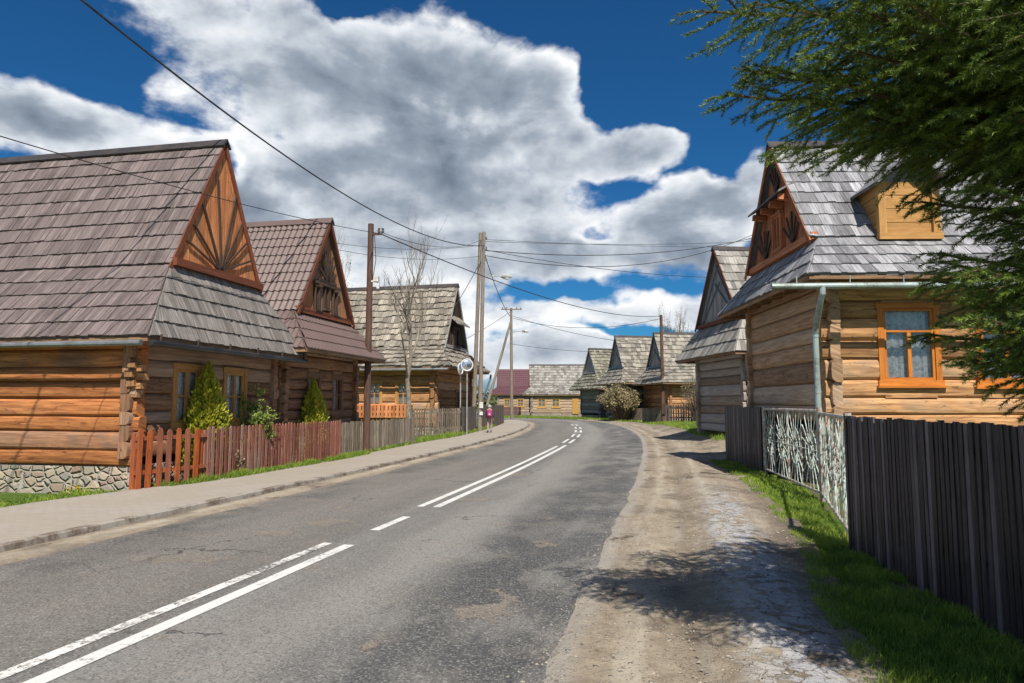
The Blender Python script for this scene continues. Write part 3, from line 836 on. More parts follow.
def log_wall(mb, p0, p1, z0, z1, out, openings=(), lh=.33, bulge=.055, ext=.22, phase=0.0, depth=.16, seg=1.1):
    """p0,p1 2d ends of the wall face; out = outward 2d normal; openings (s0,s1,za,zb)"""
    p0 = Vector(p0); p1 = Vector(p1); d = (p1-p0); L = d.length; d /= L; out = Vector(out)
    n = max(1, round((z1-z0)/lh)); lh = (z1-z0)/n
    prof = [(-.5, 0), (.25, .045), (.8, .14), (1.0, .34), (1.0, .62), (.8, .84), (.25, .955), (-.5, 1.0)]
    hs_ = [rng.uniform(.82, 1.2) for _ in range(n)]; tot = sum(hs_); cum = [0]
    for h_ in hs_: cum.append(cum[-1]+h_/tot*(z1-z0))
    for i in range(n):
        a = z0+cum[i]; b = z0+cum[i+1]
        if phase: a += phase; b += phase
        if b > z1+.3: b = z1+.3
        segs = [(-ext*(rng.uniform(.7, 1.15)), L+ext*rng.uniform(.7, 1.15))]
        for (s0, s1, za, zb) in openings:
            if za < b-.02 and zb > a+.02:
                ns = []
                for (x, y) in segs:
                    if s1 <= x or s0 >= y: ns.append((x, y)); continue
                    if s0 > x: ns.append((x, s0))
                    if s1 < y: ns.append((s1, y))
                    for (fa, fb) in ((a, za), (zb, b)):
                        if fb-fa > .015:
                            q = p0+d*(s0+s1)/2+out*(bulge*.8-depth)/2
                            mb.box((q.x, q.y, (fa+fb)/2), (s1-s0 if abs(d.x) > .5 else bulge*.8+depth, s1-s0 if abs(d.x) <= .5 else bulge*.8+depth, fb-fa), 0 if abs(d.x) > .5 else 1, .5)
                segs = ns
        r = rng.random(); tilt = rng.uniform(-.02, .02); bl = bulge*rng.uniform(.85, 1.2)
        ph = rng.random()*9
        for (x, y) in segs:
            m_ = max(1, int((y-x)/seg)); st = [x+(y-x)*k/m_ for k in range(m_+1)]
            rings = []
            for s in st:
                wob = .012*math.sin(s*1.7+ph)+.008*math.sin(s*4.1+ph*2)
                hh = lh*(1+.0*wob)
                ring = []
                for (o_, zf) in prof:
                    q = p0+d*s+out*(o_*(bl+wob*.5))
                    zz = a+(b-a)*zf+(wob*.6 if 0 < zf < 1 else 0)
                    ring.append(Vector((q.x, q.y, zz)))
                for zf in (1.0, 0.0):
                    q = p0+d*s-out*depth
                    ring.append(Vector((q.x, q.y, a+(b-a)*zf)))
                rings.append(ring)
            nn = len(rings[0])
            for k in range(len(st)-1):
                for j in range(nn):
                    j2 = (j+1) % nn
                    v0 = j*.055+r*71; v1 = v0+.055
                    flip = [rings[k][j], rings[k+1][j], rings[k+1][j2], rings[k][j2]]
                    mb.face(flip, r, [(st[k]+r*37, v0), (st[k+1]+r*37, v0), (st[k+1]+r*37, v1), (st[k]+r*37, v1)], smooth=(j < 7))
            mb.face(rings[0][::-1], r*.6); mb.face(rings[-1], r*.6)

def window(root, c, d, out, w, h, mat, cols=2, rows=2, fw=.12, curtain=True, proud=.07, name='window', transom=None):
    """c: 3d centre on wall face (local), d: 2d along, out: 2d outward"""
    d3 = Vector((d[0], d[1], 0)); o3 = Vector((out[0], out[1], 0)); z3 = Vector((0, 0, 1)); c = Vector(c)
    rot = Matrix((d3, o3, z3)).transposed()
    f = MB()
    def bar(du, dz, sw, sz, o_=0.0, dep=.1):
        f.box(c+d3*du+z3*dz+o3*(proud-dep/2+o_), (sw, dep, sz), 0 if sw > sz else 2, rng.random(), rot)
    bar(0, h/2-fw/2, w+.06, fw, .012); bar(0, -h/2+fw/2, w+.06, fw, .012)
    bar(-w/2+fw/2, 0, fw, h-2*fw); bar(w/2-fw/2, 0, fw, h-2*fw)
    bar(0, -h/2-.02, w+.14, .045, .06, .14)
    fo = f.build(name, mat, root)
    g = MB(); iw = w-2*fw; ih = h-2*fw
    def gb(du, dz, sw, sz, o_=-.05):
        g.box(c+d3*du+z3*dz+o3*(proud+o_), (sw, .045, sz), 0 if sw > sz else 2, rng.random(), rot)
    sb = .055 if w > .8 else .04
    gb(0, ih/2-sb/2, iw, sb); gb(0, -ih/2+sb/2, iw, sb); gb(-iw/2+sb/2, 0, sb, ih-2*sb); gb(iw/2-sb/2, 0, sb, ih-2*sb)
    if transom is None: transom = .5
    if cols > 1:
        top = ih/2-sb if rows == 2 and transom != .5 else ih/2-sb
        if transom > .55:
            zc = -ih/2+ih*transom; gb(0, (zc-sb/2-ih/2+sb)/2, sb*1.4, zc-sb/2-(-ih/2+sb), -.044); 
        else:
            gb(0, 0, sb*1.4, ih-2*sb, -.044)
    if rows == 2:
        zc = -ih/2+ih*transom; gb(0, zc, iw-2*sb, sb*.8, -.052)
    g.build('sash', mat, fo)
    p = MB(); q = c+o3*(proud-.075)
    p.face([q-d3*iw/2-z3*ih/2, q+d3*iw/2-z3*ih/2, q+d3*iw/2+z3*ih/2, q-d3*iw/2+z3*ih/2], .5)
    p.build('pane', M['glass'], fo)
    if curtain:
        cu = MB(); N = 28; q = c+o3*(proud-.14)
        for k in range(N):
            a = -iw/2+iw*k/N; b = -iw/2+iw*(k+1)/N
            wa = .018*math.sin(a*38)+.01*math.sin(a*91+2); wb = .018*math.sin(b*38)+.01*math.sin(b*91+2)
            dz = -ih/2+.04+.03*math.sin(a*20)
            cu.face([q+d3*a+o3*wa+z3*dz, q+d3*b+o3*wb+z3*dz, q+d3*b+o3*wb+z3*ih/2, q+d3*a+o3*wa+z3*ih/2], .5, smooth=True)
        cu.build('curtain', M['curtain'], fo)
    # dark reveal box behind
    bx = MB(); q = c-o3*.5
    hw, hh = iw/2+.05, ih/2+.05
    P = lambda a, b, e: c+d3*a*hw+z3*b*hh+o3*e
    E = -.5
    bx.face([P(-1,-1,E), P(1,-1,E), P(1,1,E), P(-1,1,E)], .5)
    bx.face([P(-1,-1,0), P(1,-1,0), P(1,-1,E), P(-1,-1,E)], .5); bx.face([P(-1,1,0), P(1,1,0), P(1,1,E), P(-1,1,E)], .5)
    bx.face([P(-1,-1,0), P(-1,1,0), P(-1,1,E), P(-1,-1,E)], .5); bx.face([P(1,-1,0), P(1,1,0), P(1,1,E), P(1,-1,E)], .5)
    bx.build('interior', M['interior'], fo)
    return fo

def tri_gable(root, Wf, zf, zr, X, mat, trim, orn='sun', r0=.55, wave=False, depth=.05, ornmat=None, nboard=None):
    """triangular boarded gable in plane x=X, facing +x"""
    mb = MB(); H = zr-zf; bw = .17
    y = -Wf
    while y < Wf:
        y2 = min(y+bw-.008, Wf)
        h0 = H*(1-abs(y)/Wf); h1 = H*(1-abs(y2)/Wf)
        pts = [(X, y, zf), (X, y2, zf), (X, y2, zf+h1)]
        if y < 0 < y2: pts.append((X, 0, zr))
        pts.append((X, y, zf+h0))
        r = rng.random()
        dd = rng.uniform(0, .012)
        P = [Vector(p)+Vector((dd, 0, 0)) for p in pts]
        # uv: grain vertical
        mb.face(P, r, [(p.z+r*37, p.y+r*11) for p in P])
        mb.face([P[0], P[0]-Vector((.03, 0, 0)), P[-1]-Vector((.03, 0, 0)), P[-1]], r)
        mb.face([P[1]-Vector((.03, 0, 0)), P[1], P[2], P[2]-Vector((.03, 0, 0))], r)
        y += bw
    mb.face([(X-.03, -Wf, zf), (X-.03, Wf, zf), (X-.03, 0, zr)], .2)
    g = mb.build('gable', mat, root)
    # base beam
    b = MB(); b.box((X+.06, 0, zf+.06), (.16, 2*Wf+.1, .16), 1)
    b.build('gable_beam', trim, root)
    om = ornmat or M['trimdark']
    if orn == 'sun':
        o = MB(); c = Vector((X+.05, 0, zf+.16))
        for a in (22, 42, 60, 76, 97, 118, 140, 160):
            ar = R(a); dy = math.cos(ar); dz = math.sin(ar)
            # distance to the rake
            k = (H-.16-.12)/(dz+H/Wf*abs(dy))
            e = c+Vector((0, dy, dz))*k
            o = MB(); o.beam(c, e, .03, .045, up=Vector((0, -dz, dy))); o.build('ray_batten', om, g)
    elif orn == 'sun2':
        o = MB(); c = Vector((X+.05, 0, zf+H*.30))
        for a in range(10, 175, 16):
            ar = R(a); dy = math.cos(ar); dz = math.sin(ar)
            k = min((H*.62)/(dz+H/Wf*abs(dy)), .75)
            o.beam(c, c+Vector((0, dy, dz))*k, .03, .07, up=Vector((0, -dz, dy)))
        o.beam(c+Vector((0, -.62*Wf*.9, 0)), c+Vector((0, .62*Wf*.9, 0)), .04, .06)
        o.build('ray_batten', om, g)
    elif orn == 'cross':
        o = MB(); c = Vector((X+.05, 0, zf))
        for s in (-1, 1):
            for k in (.15, .4):
                o = MB(); o.beam(c+Vector((0, s*Wf*.85, 0)), c+Vector((0, -s*Wf*k*.3, H*(.95-k))), .03+.01*s, .05, up=Vector((0, 1, 0))); o.build('ray_batten', om, g)
    return g

def house(name, O, n, wh, eh, fh, ze, zf, zr, L, so=.7, vo=.25, roofm=None, skirtm=None, wallm=None, gwallm=None,
          gablem=None, trim=None, course=.45, width=.16, thick=.03, rag=.015, orn='sun', tile=False, side=-1,
          z0=0.0, found=.45, lh=.33, ext=.17, detail=True, wins_front=(), wins_gable=(), label='', group=None, ornmat=None, z1w=None, vbar=None, ridgem=None):
    """local x = gable normal (towards the street), local y along the gable wall.  side: which local y faces the camera"""
    rz = math.atan2(n[1], n[0])
    root = empty(name, (O[0], O[1], z0), rz, label, 'house', group)
    ze -= z0; zf -= z0; zr -= z0
    trim = trim or M['trim']; skirtm = skirtm or roofm; gwallm = gwallm or wallm
    top = z1w-z0 if z1w else ze+.12
    # foundation
    fb = MB(); fb.box((-L/2, 0, found/2-.15), (L+.02, 2*wh+.02, found+.3), 0)
    fb.build('foundation', M['stone'], root)
    # log walls
    def conv(ws, s0): return [(s-w_/2+.1, s+w_/2-.1, zc-h_/2+.1, zc+h_/2-.1) for (s, zc, w_, h_) in ws]
    for sd_ in (-1, 1):
        mb = MB(); ws = [( (L+a), zc-z0, w_, h_) for (a, zc, w_, h_) in wins_front] if sd_ == side else []
        log_wall(mb, (-L, sd_*wh), (0, sd_*wh), found, top, (0, sd_), conv(ws, 0), lh, ext=ext)
        mb.build('long_wall', wallm if sd_ == side else gwallm, root)
    mb = MB(); ws = [(wh+a, zc-z0, w_, h_) for (a, zc, w_, h_) in wins_gable]
    log_wall(mb, (0, -wh), (0, wh), found, top, (1, 0), conv(ws, 0), lh, phase=lh*.5, ext=ext)
    mb.build('gable_wall', gwallm, root)
    mb = MB(); log_wall(mb, (-L, -wh), (-L, wh), found, top, (-1, 0), (), lh, phase=lh*.5)
    mb.build('gable_wall', gwallm, root)
    # ceiling keeps the inside dark
    cb = MB(); cb.box((-L/2, 0, top+.02), (L+so*1.2, 2*wh+(eh-wh)*1.2, .05), 0); cb.build('soffit', M['rafter'], root)
    # roof
    mb = MB(); e = so
    xf = vo   # verge overhang of upper roof
    for s in (-1, 1):
        A = lambda x, y, z: (x, y*s, z)
        def rp(m_, BL, BR, TR, TL, **k):
            if s > 0: BL, BR, TR, TL = BR, BL, TL, TR
            roof_plane(m_, A(*BL), A(*BR), A(*TR), A(*TL), course, width, thick, rag, tile, **k)
        # with s=-1 : eave along +x, outward -y
        # lower (flared) part
        rp(mb, (-L-e, eh, ze), (e, eh, ze), (0.02, fh, zf), (-L-.02, fh, zf))
        rp(mb, (-L-xf, fh-.0, zf), (xf, fh-.0, zf), (xf, 0, zr), (-L-xf, 0, zr), lift=.012)
    mr = mb.build('roof', roofm, root)
    # skirt at gable ends
    sk = MB()
    roof_plane(sk, (e, -eh, ze), (e, eh, ze), (.02, fh, zf), (.02, -fh, zf), course, width, thick, rag, tile)
    sk.build('skirt_roof', skirtm, root); sk = MB()
    roof_plane(sk, (-L-e, eh, ze), (-L-e, -eh, ze), (-L-.02, -fh, zf), (-L-.02, fh, zf), course, width, thick, rag, tile)
    sk.build('skirt_roof', skirtm, root)
    # ridge cap
    rc = MB(); rc.prism([(xf+.05, -.16, zr-.10), (xf+.05, 0, zr+.10), (xf+.05, .16, zr-.10), (xf+.05, .12, zr-.13), (xf+.05, 0, zr+.04), (xf+.05, -.12, zr-.13)], (0, 0, 0), (-L-2*xf-.1, 0, 0))
    rc.build('ridge_cap', ridgem or M['ridge'], mr)
    # barge boards
    for X_ in (xf, -L-xf):
        bb = MB()
        for s in (-1, 1):
            a = Vector((X_, s*(fh+.05), zf-.10)); b = Vector((X_, 0, zr-.06))
            nn = Vector((0, s*(zr-zf), fh)).normalized()
            bb.beam(a, b, .035, .11, up=nn)
            bb.build('barge_board', trim, root); bb = MB()
    tri_gable(root, fh-.05, zf, zr-.08, .03, gablem, trim, orn, ornmat=ornmat)
    mbk = MB(); mbk.face([(-L-.03, fh, zf), (-L-.03, -fh, zf), (-L-.03, 0, zr)], .3); mbk.build('gable', gablem, root)
    # hip boards & fascia
    fs = MB()
    for s in (-1, 1):
        fs = MB(); fs.beam((-L-e+.03, s*(eh-.03), ze-.05), (e-.03, s*(eh-.03), ze-.05), .03, .09); fs.build('fascia', M['rafter'], root)
    fs = MB(); fs.beam((e-.03, -eh+.05, ze-.05), (e-.03, eh-.05, ze-.05), .03, .09)
    fs.build('fascia', M['rafter'], root)
    # rafter tails
    rf = MB(); k = -L+.3
    while k < .1 and detail:
        for s in ((side,)):
            rf = MB(); rf.beam((k, s*(wh-.05), top-.02+.05), (k, s*(eh-.06), ze-.06+.0), .1, .13); rf.build('rafter_tail', M['rafter'], root)
        k += .85
    k = -wh+.1
    while k < wh and detail:
        rf = MB(); rf.beam((-.05, k, top+.03), (e-.06, k, ze-.06), .1, .13); rf.build('rafter_tail', M['rafter'], root); k += .85
    for (a, zc, w_, h_) in wins_front:
        window(root, (a, side*wh, zc-z0), (1, 0) if side < 0 else (-1, 0), (0, side), w_, h_, M['_fr'], transom=M['_tr'])
    for (a, zc, w_, h_) in wins_gable:
        window(root, (0, a, zc-z0), (0, 1), (1, 0), w_, h_, M['_frg'], transom=M['_tr'])
    return root
M['_tr'] = None

# ---- house A : first on the left
M['_fr'] = M['frameA']; M['_frg'] = M['frameA']
nA = Vector((.98, -.196))
A_ = house('log_house', (-6.76, 15.5), nA, 2.45, 2.95, 1.62, 2.93, 4.56, 7.75, 13, .68, .07, M['shA'], M['shA2'], M['logA'], M['logAg'], M['boardA'], M['trim'],
           course=.385, width=.115, thick=.034, rag=.010, side=-1, found=.50, lh=.31, wins_gable=((-.95, 1.85, .95, 1.35), (.75, 1.85, .95, 1.35)),
           label='large log house at far left with mauve shingle roof and sunburst board gable', z1w=3.02)
def localw(root, p):
    return root.matrix_basis @ Vector(p)
# carved corner bracket
b = MB()
for k, (dx, dz, s_) in enumerate([(.12, 2.36, .16), (.17, 2.2, .17), (.12, 2.02, .16), (.07, 1.86, .13)]):
    for ax in (0, 1):
        c = (dx, -2.4-.10, dz) if ax == 0 else (.08, -2.4-dx, dz+.05)
        b.box(c, (s_*1.6 if ax == 0 else s_, s_ if ax == 0 else s_*1.6, s_*.7), ax, None, Matrix.Rotation(.2*math.sin(k*3), 3, 'Y'))
b.build('carved_corner_bracket', M['logD'], A_)
# gutters of A
g = MB(); pts = [(-13.4, -3.03, 2.80), (.60, -3.03, 2.80)]
g.tube(pts, .055, 10); g.build('gutter', M['gutterA'], A_)
g = MB(); g.tube([(.75, -2.98, 2.80), (.75, 2.85, 2.80)], .06, 10); g.build('gutter', M['black'], A_)
g = MB()
for k in range(6):
    g = MB(); g.box((.75, -2.7+k*1.08, 2.88), (.03, .03, .2), 2); g.build('gutter_bracket', M['trimdark'], A_)

# ---- house B
M['_frg'] = M['frameB']
oB = Vector((-5.72, 20.5))
B_ = house('log_house', oB, nA, 2.3, 2.75, 1.78, 3.12, 4.25, 7.25, 8, .95, .2, M['metalB'], M['metalB'], M['logAg'], M['logAg'], M['boardB'], M['trim'],
           course=.35, width=.19, orn='none', tile=True, side=-1, found=.4, lh=.3, wins_gable=((-.55, 1.95, .85, 1.25), (1.0, 1.95, .8, 1.25)),
           label='narrow log house with mauve metal tile roof beside the large first house', z1w=3.2, ridgem=M['metalB'])
# gable windows with carved surround
for k in (-.55, .05, .62):
    window(B_, (.05, k, 4.78 if k != .05 else 4.9), (0, 1), (1, 0), .3, .78, M['trimdark'], 1, 1, .05, True, .07, 'gable_window')
o = MB(); c = Vector((.12, .05, 5.35))
for a in range(0, 181, 20):
    ar = R(a); o.beam(c, c+Vector((0, math.cos(ar)*.55, math.sin(ar)*(.95 if a != 90 else 1.25))), .04, .075, up=Vector((0, -math.sin(ar), math.cos(ar))))
o.beam((.12, -.8, 5.25), (.12, .88, 5.25), .05, .09)
o.build('carved_sunburst', M['trimdark'], B_)

# ---- house D (behind the bare tree)
M['_fr'] = M['frameA']; M['_frg'] = M['frameB']
nD = Vector((.973, -.229))
D_ = house('log_house', (-3.54, 41.2), nD, 2.8, 3.45, 1.85, 3.07, 4.12, 7.37, 9, .95, .2, M['shD'], M['shD'], M['logD'], M['logD'], M['trimdark'], M['boardgrey'],
           course=.36, width=.2, thick=.06, rag=.05, orn='none', side=-1, found=.3, lh=.38, wins_front=((-1.5, 1.85, .8, 1.25), (-2.95, 1.85, .8, 1.25)), wins_gable=((.6, 1.5, .7, 1.2),),
           label='log house with ragged khaki shingle roof behind the bare tree and double poles', z1w=3.12)
D_.scale = (1.2, 1.2, 1.2)
# balcony-like boards and bright lower logs, dormer hood in gable
o = MB(); o.box((-2.9, -2.94, 1.0), (3.8, .05, .08), 0, .9); o.box((-2.9, -2.94, 1.34), (3.8, .07, .08), 0, .9)
for k in range(20): o.box((-4.75+k*.19, -2.99, 1.02), (.14, .03, .56), 2)
o.build('balustrade', M['boardA'], D_)
o = MB(); o.prism([(.05, -.95, 5.72), (.55, -1.0, 5.27), (.55, 1.0, 5.27), (.05, .95, 5.72)], (0, 0, 0), (0, 0, .07))
o.build('gable_hood', M['shD'], D_)
window(D_, (.10, 0, 4.72), (0, 1), (1, 0), 1.0, 1.0, M['trimdark'], 2, 1, .08, True, .07, 'gable_window')
g = MB(); g.tube([(-10, -3.53, 2.94), (.9, -3.53, 2.94)], .06, 8); g.build('gutter', M['gutterA'], D_)
g = MB(); g.tube([(.95, 3.75, 2.97), (.95, 3.6, 2.7), (.35, 3.0, .8), (.3, 2.95, .1)], .06, 8); g.build('downpipe', M['trimblue'], D_)

# ---- house C (right)
M['_fr'] = M['frameC']; M['_tr'] = .68
nC = Vector((-1, .03)).normalized()
C_ = house('log_house', (6.78, 16.9), nC, 2.55, 3.35, 2.22, 4.28, 5.3, 8.25, 11, .72, .22, M['shC'], M['shC'], M['logC'], M['logCg'], M['boardC'], M['boardC'],
           course=.42, width=.17, thick=.032, side=1, found=1.1, lh=.40, wins_front=((-1.62, 2.93, 1.28, 1.75), (-3.62, 2.91, 1.28, 1.75)), orn='none',
           label='honey log house on the right with orange windows, blue-grey shingles and reddish gable', z1w=4.35)
M['_tr'] = None
# gable ornaments: hood, window, rays
o = MB()
o.prism([(.03, -1.05, 6.92), (.45, -1.15, 6.68), (.45, 1.15, 6.68), (.03, 1.05, 6.92)], (0, 0, 0), (0, 0, .05))
o.build('gable_hood', M['shC'], C_)
o = MB()
for k in (-1.05, -.35, .35, 1.05):
    o = MB(); o.beam((.05, k*.9, 6.58), (.38, k*.9, 6.62), .12, .14); o.build('hood_bracket', M['boardC'], C_)
o = MB()
for cy in (-.95, .95):
    for a in (40, 65, 90, 115, 140):
        ar = R(a); c = Vector((.09, cy, 5.5)); o = MB(); o.beam(c, c+Vector((0, math.cos(ar)*.75, math.sin(ar)*0.75)), .03, .05, up=Vector((0, -math.sin(ar), math.cos(ar)))); o.build('ray_batten', M['trimdark'], C_)
for a in (55, 72, 90, 108, 125):
    ar = R(a); c = Vector((.09, 0, 7.0)); o = MB(); o.beam(c, c+Vector((0, math.cos(ar)*.7, math.sin(ar)*.75)), .03, .05, up=Vector((0, -math.sin(ar), math.cos(ar)))); o.build('ray_batten', M['trimdark'], C_)
window(C_, (.05, 0, 5.98), (0, 1), (1, 0), .62, 1.0, M['boardC'], 2, 1, .08, True, .08, 'gable_window')
# gutter and downpipe
g = MB(); g.tube([(1.5, 3.47, 4.02), (-11.5, 3.47, 4.06)], .062, 12); g.build('gutter', M['gutterC'], C_)
g = MB(); g.tube([(.50, 3.47, 4.0), (.50, 3.47, 3.86), (.51, 3.40, 3.76), (.44, 2.95, 3.25), (.43, 2.88, 3.1), (.43, 2.88, .1)], .062, 12)
for zz in (3.05, 1.9): g.tube([(.43, 2.88, zz), (.43, 2.88, zz+.05)], .07, 12)
g.build('downpipe', M['gutterC'], C_)
g = MB()
for k in range(12):
    g = MB(); g.box((1.0-k*1.05, 3.47, 4.12), (.02, .02, .22), 2); g.build('gutter_bracket', M['gutterC'], C_)
# dormer
dm = MB(); x0, x1 = -1.3, -2.45; yf = 2.3
for k in range(4):
    dm.box(((x0+x1)/2, yf, 5.45+.3*k), (x0-x1, .1, .285), 0)
for k in range(4):
    for xx in (x0, x1): dm.box((xx, yf-.75, 5.45+.3*k), (.08, 1.5, .285), 1)
dm.box((x0, yf+.06, 5.9), (.16, .12, 1.3), 2, .9); dm.box((x1, yf+.06, 5.9), (.16, .12, 1.3), 2, .9); dm.box(((x0+x1)/2, yf+.08, 5.28), (x0-x1+.2, .14, .14), 0, .9)
dmo = dm.build('dormer', M['frameA'], C_)
dr = MB()
for s in (-1, 1):
    xm = (x0+x1)/2
    a = [(xm+s*.8, yf+.4, 6.4), (xm+s*.8, yf-1.6, 6.4), (xm, yf-1.6, 7.05), (xm, yf+.4, 7.05)]
    if s < 0: a = [a[1], a[0], a[3], a[2]]
    roof_plane(dr, *a, .4, .16, .03)
dr.face([(x0, yf, 6.5), (x1, yf, 6.5), ((x0+x1)/2, yf, 7.0)], .5)
dr.build('dormer_roof', M['shC'], dmo)

# ---- house J (silver barn beyond C)
M['_fr'] = M['frameB']
J_ = house('log_house', (8.68, 28.35), Vector((-.994, -.106)), 2.36, 3.2, 2.2, 3.6, 5.0, 8.2, 10, .82, .2, M['shJ'], M['shJ'], M['logJ'], M['logJ'], M['boardgrey'], M['trim'],
           course=.5, width=.24, thick=.04, side=1, z0=.28, found=.05, lh=.36, orn='cross', ornmat=M['trimblue'], label='silver-grey log barn with pale shingles beyond the honey log house', z1w=3.7)

# ---- houses I, H, G far right
M['_fr'] = M['frameB']
I_ = house('log_house', (13.1, 62), Vector((-.985, -.17)), 2.9, 3.9, 1.95, 3.4, 4.9, 8.05, 9, 1.0, .2, M['shH'], M['shH'], M['logD'], M['logD'], M['boardgrey'], M['trimblue'],
           course=.45, width=.3, thick=.06, rag=.03, side=1, found=.4, lh=.4, orn='cross', ornmat=M['trimblue'], detail=False, label='distant log house with blue-grey trimmed gable behind the brown pole', z1w=3.5,
           wins_front=((-3, 1.9, 1.0, 1.2),))
H_ = house('log_house', (10.62, 69), Vector((-.98, -.2)), 3.0, 4.1, 2.0, 3.6, 5.2, 8.45, 9, 1.1, .2, M['shH'], M['shH'], M['logG'], M['logG'], M['boardgrey'], M['trimblue'],
           course=.45, width=.3, thick=.06, rag=.03, side=1, found=.4, lh=.4, orn='cross', ornmat=M['trimblue'], detail=False, label='distant log house with pale blue gable half hidden by the olive bush', z1w=3.7)
G_ = house('log_house', (8.85, 77), Vector((-.95, -.32)), 2.5, 3.6, 1.75, 3.25, 5.0, 7.8, 9, 1.1, .2, M['shG'], M['shG'], M['logG'], M['logG'], M['boardgrey'], M['boardgrey'],
           course=.4, width=.3, thick=.07, rag=.06, side=1, found=.35, lh=.4, orn='none', detail=False, label='distant dark log house with mossy greenish shingles at the road bend', z1w=3.3)
# ---- house F and E beyond the bend
M['_fr'] = M['frameF']
F_ = house('log_house', (2.5, 91), Vector((-1, 0)), 3.3, 3.75, 2.0, 2.75, 3.9, 6.75, 7.2, 1.2, .2, M['shJ'], M['shJ'], M['logF'], M['logJ'], M['boardB'], M['trim'],
           course=.45, width=.35, thick=.05, side=1, found=.4, lh=.35, orn='none', wins_front=((-1.3, 1.7, 1.1, 1.2), (-3.1, 1.7, 1.1, 1.2)), detail=False, label='far cottage with pale logs and yellow framed windows facing down the road', z1w=2.9)
d = MB(); d.box((-5.6, 3.37, 1.3), (.8, .1, 2.0), 2); d.build('door', M['frameF'], F_)
E_ = house('log_house', (-2.0, 101), Vector((-1, 0)), 3.6, 4.1, 2.2, 2.9, 4.1, 6.6, 9, 1.3, .2, M['metalE'], M['metalE'], M['logF'], M['logJ'], M['boardgrey'], M['metalE'],
           course=.4, width=.3, tile=True, side=1, found=.4, lh=.35, orn='none', wins_front=((-1.3, 1.7, 1.0, 1.2), (-3.2, 1.7, 1.0, 1.2)), detail=False, label='far house with dark red metal roof beyond the road bend', z1w=3.0, ridgem=M['metalE'])

# ------------------------------------------------------------------ fences
def fence(name, P0, P1, h, mat, label, pw=.07, gap=.045, zb=.02, point=True, posts=2.2, rails=(.3, .85), postmat=None, group=None, cat='fence', jit=.02, thick=.022, wave=0.0, railmat=None):
    P0 = Vector(P0); P1 = Vector(P1); d = (P1-P0); L = d.length; d /= L
    root = empty(name, (P0.x, P0.y, 0), math.atan2(d.y, d.x), label, cat, group)
    mb = MB(); x = pw/2
    while x < L-pw/2+.001:
        hh = h+rng.uniform(-jit, jit)+wave*math.sin(x*1.1)
        rot = Matrix.Rotation(rng.uniform(-.016, .016), 3, 'Y')
        wv = pw*rng.uniform(.88, 1.05)
        z = gz(P0.x+d.x*x, P0.y+d.y*x)+zb
        c = Vector((x, -.035+rng.uniform(-.004, .004), z+hh/2))
        tp = .0
        r = rng.random()
        if point:
            pr = [(-wv/2, -hh/2), (wv/2, -hh/2), (wv/2, hh/2-wv*.55), (wv*.2, hh/2-.004), (-wv*.2, hh/2-.004), (-wv/2, hh/2-wv*.55)]
        else:
            pr = [(-wv/2, -hh/2), (wv/2, -hh/2), (wv/2, hh/2), (-wv/2, hh/2)]
        for sgn in (1, -1):
            q = [c+rot @ Vector((a, -sgn*thick/2, b_)) for a, b_ in pr]
            if sgn < 0: q = q[::-1]
            mb.face(q, r, [(p.z+r*37, p.x+r*11) for p in q])
        n = len(pr)
        for k in range(n):
            a = pr[k]; b_ = pr[(k+1) % n]
            q = [c+rot @ Vector((a[0], -thick/2, a[1])), c+rot @ Vector((a[0], thick/2, a[1])), c+rot @ Vector((b_[0], thick/2, b_[1])), c+rot @ Vector((b_[0], -thick/2, b_[1]))]
            mb.face(q, r, [(p.z+r*37, p.y+r*11) for p in q])
        x += pw+gap*rng.uniform(.8, 1.2)
    mb.build('pickets', mat, root)
    for rz_ in rails:
        rb = MB(); rb.beam((0, .01, gz(P0.x, P0.y)+zb+h*rz_), (L, .01, gz(P1.x, P1.y)+zb+h*rz_), .045, .075); rb.build('rail', railmat or mat, root)
    npst = max(2, int(L/posts)+1)
    for k in range(npst):
        x = .05+(L-.1)*k/(npst-1); pb = MB(); zz = gz(P0.x+d.x*x, P0.y+d.y*x)
        pb.box((x, .085, zz+h*.47), (.1, .1, h*.98+.1), 2); pb.build('post', postmat or mat, root)
    return root
fence('picket_gate', (-7.08, 12.98), (-6.45, 14.45), 1.16, M['pickO'], 'bright orange picket gate section beside the corner of the first house', pw=.115, gap=.10, zb=.07)
fence('picket_fence', (-6.43, 14.5), (-5.08, 20.35), 1.16, M['pickR'], 'red-brown picket fence between the orange gate and the grey fence', pw=.085, gap=.055, zb=.07)
fence('picket_fence', (-5.20, 20.5), (-4.02, 28.3), 1.08, M['pickG'], 'weathered grey board fence behind the brown utility pole', pw=.13, gap=.03, zb=.05, point=False, jit=.03)
fence('picket_fence', (-4.55, 31.6), (-2.72, 36.2), 1.45, M['pickG'], 'pale grey picket fence at the foot of the bare tree', pw=.12, gap=.11, zb=.02)
fence('board_fence', (-2.68, 36.3), (-2.15, 40.6), 1.5, M['pickD'], 'dark close-boarded fence panel by the traffic mirror', pw=.14, gap=.01, point=False)
fence('board_fence', (-1.95, 42.6), (-.7, 56), 1.55, M['pickD'], 'dark board fence behind the walking child', pw=.14, gap=.02, point=False)
fence('black_board_fence', (4.06, 8.30), (3.18, .8), 1.57, M['blackf'], 'tall black board fence in the right foreground', pw=.062, gap=.02, zb=.0, point=False, jit=.011, thick=.03)
fence('black_board_fence', (6.55, 21.0), (6.13, 16.75), 1.62, M['blackf'], 'short black board fence panel beyond the white metal gate', pw=.10, gap=.02, zb=.0, point=False, jit=.015, thick=.03)
fence('picket_fence', (10.3, 66), (13.5, 58.8), 1.25, M['pickG'], 'distant grey fence under the olive bush', pw=.14, gap=.08)
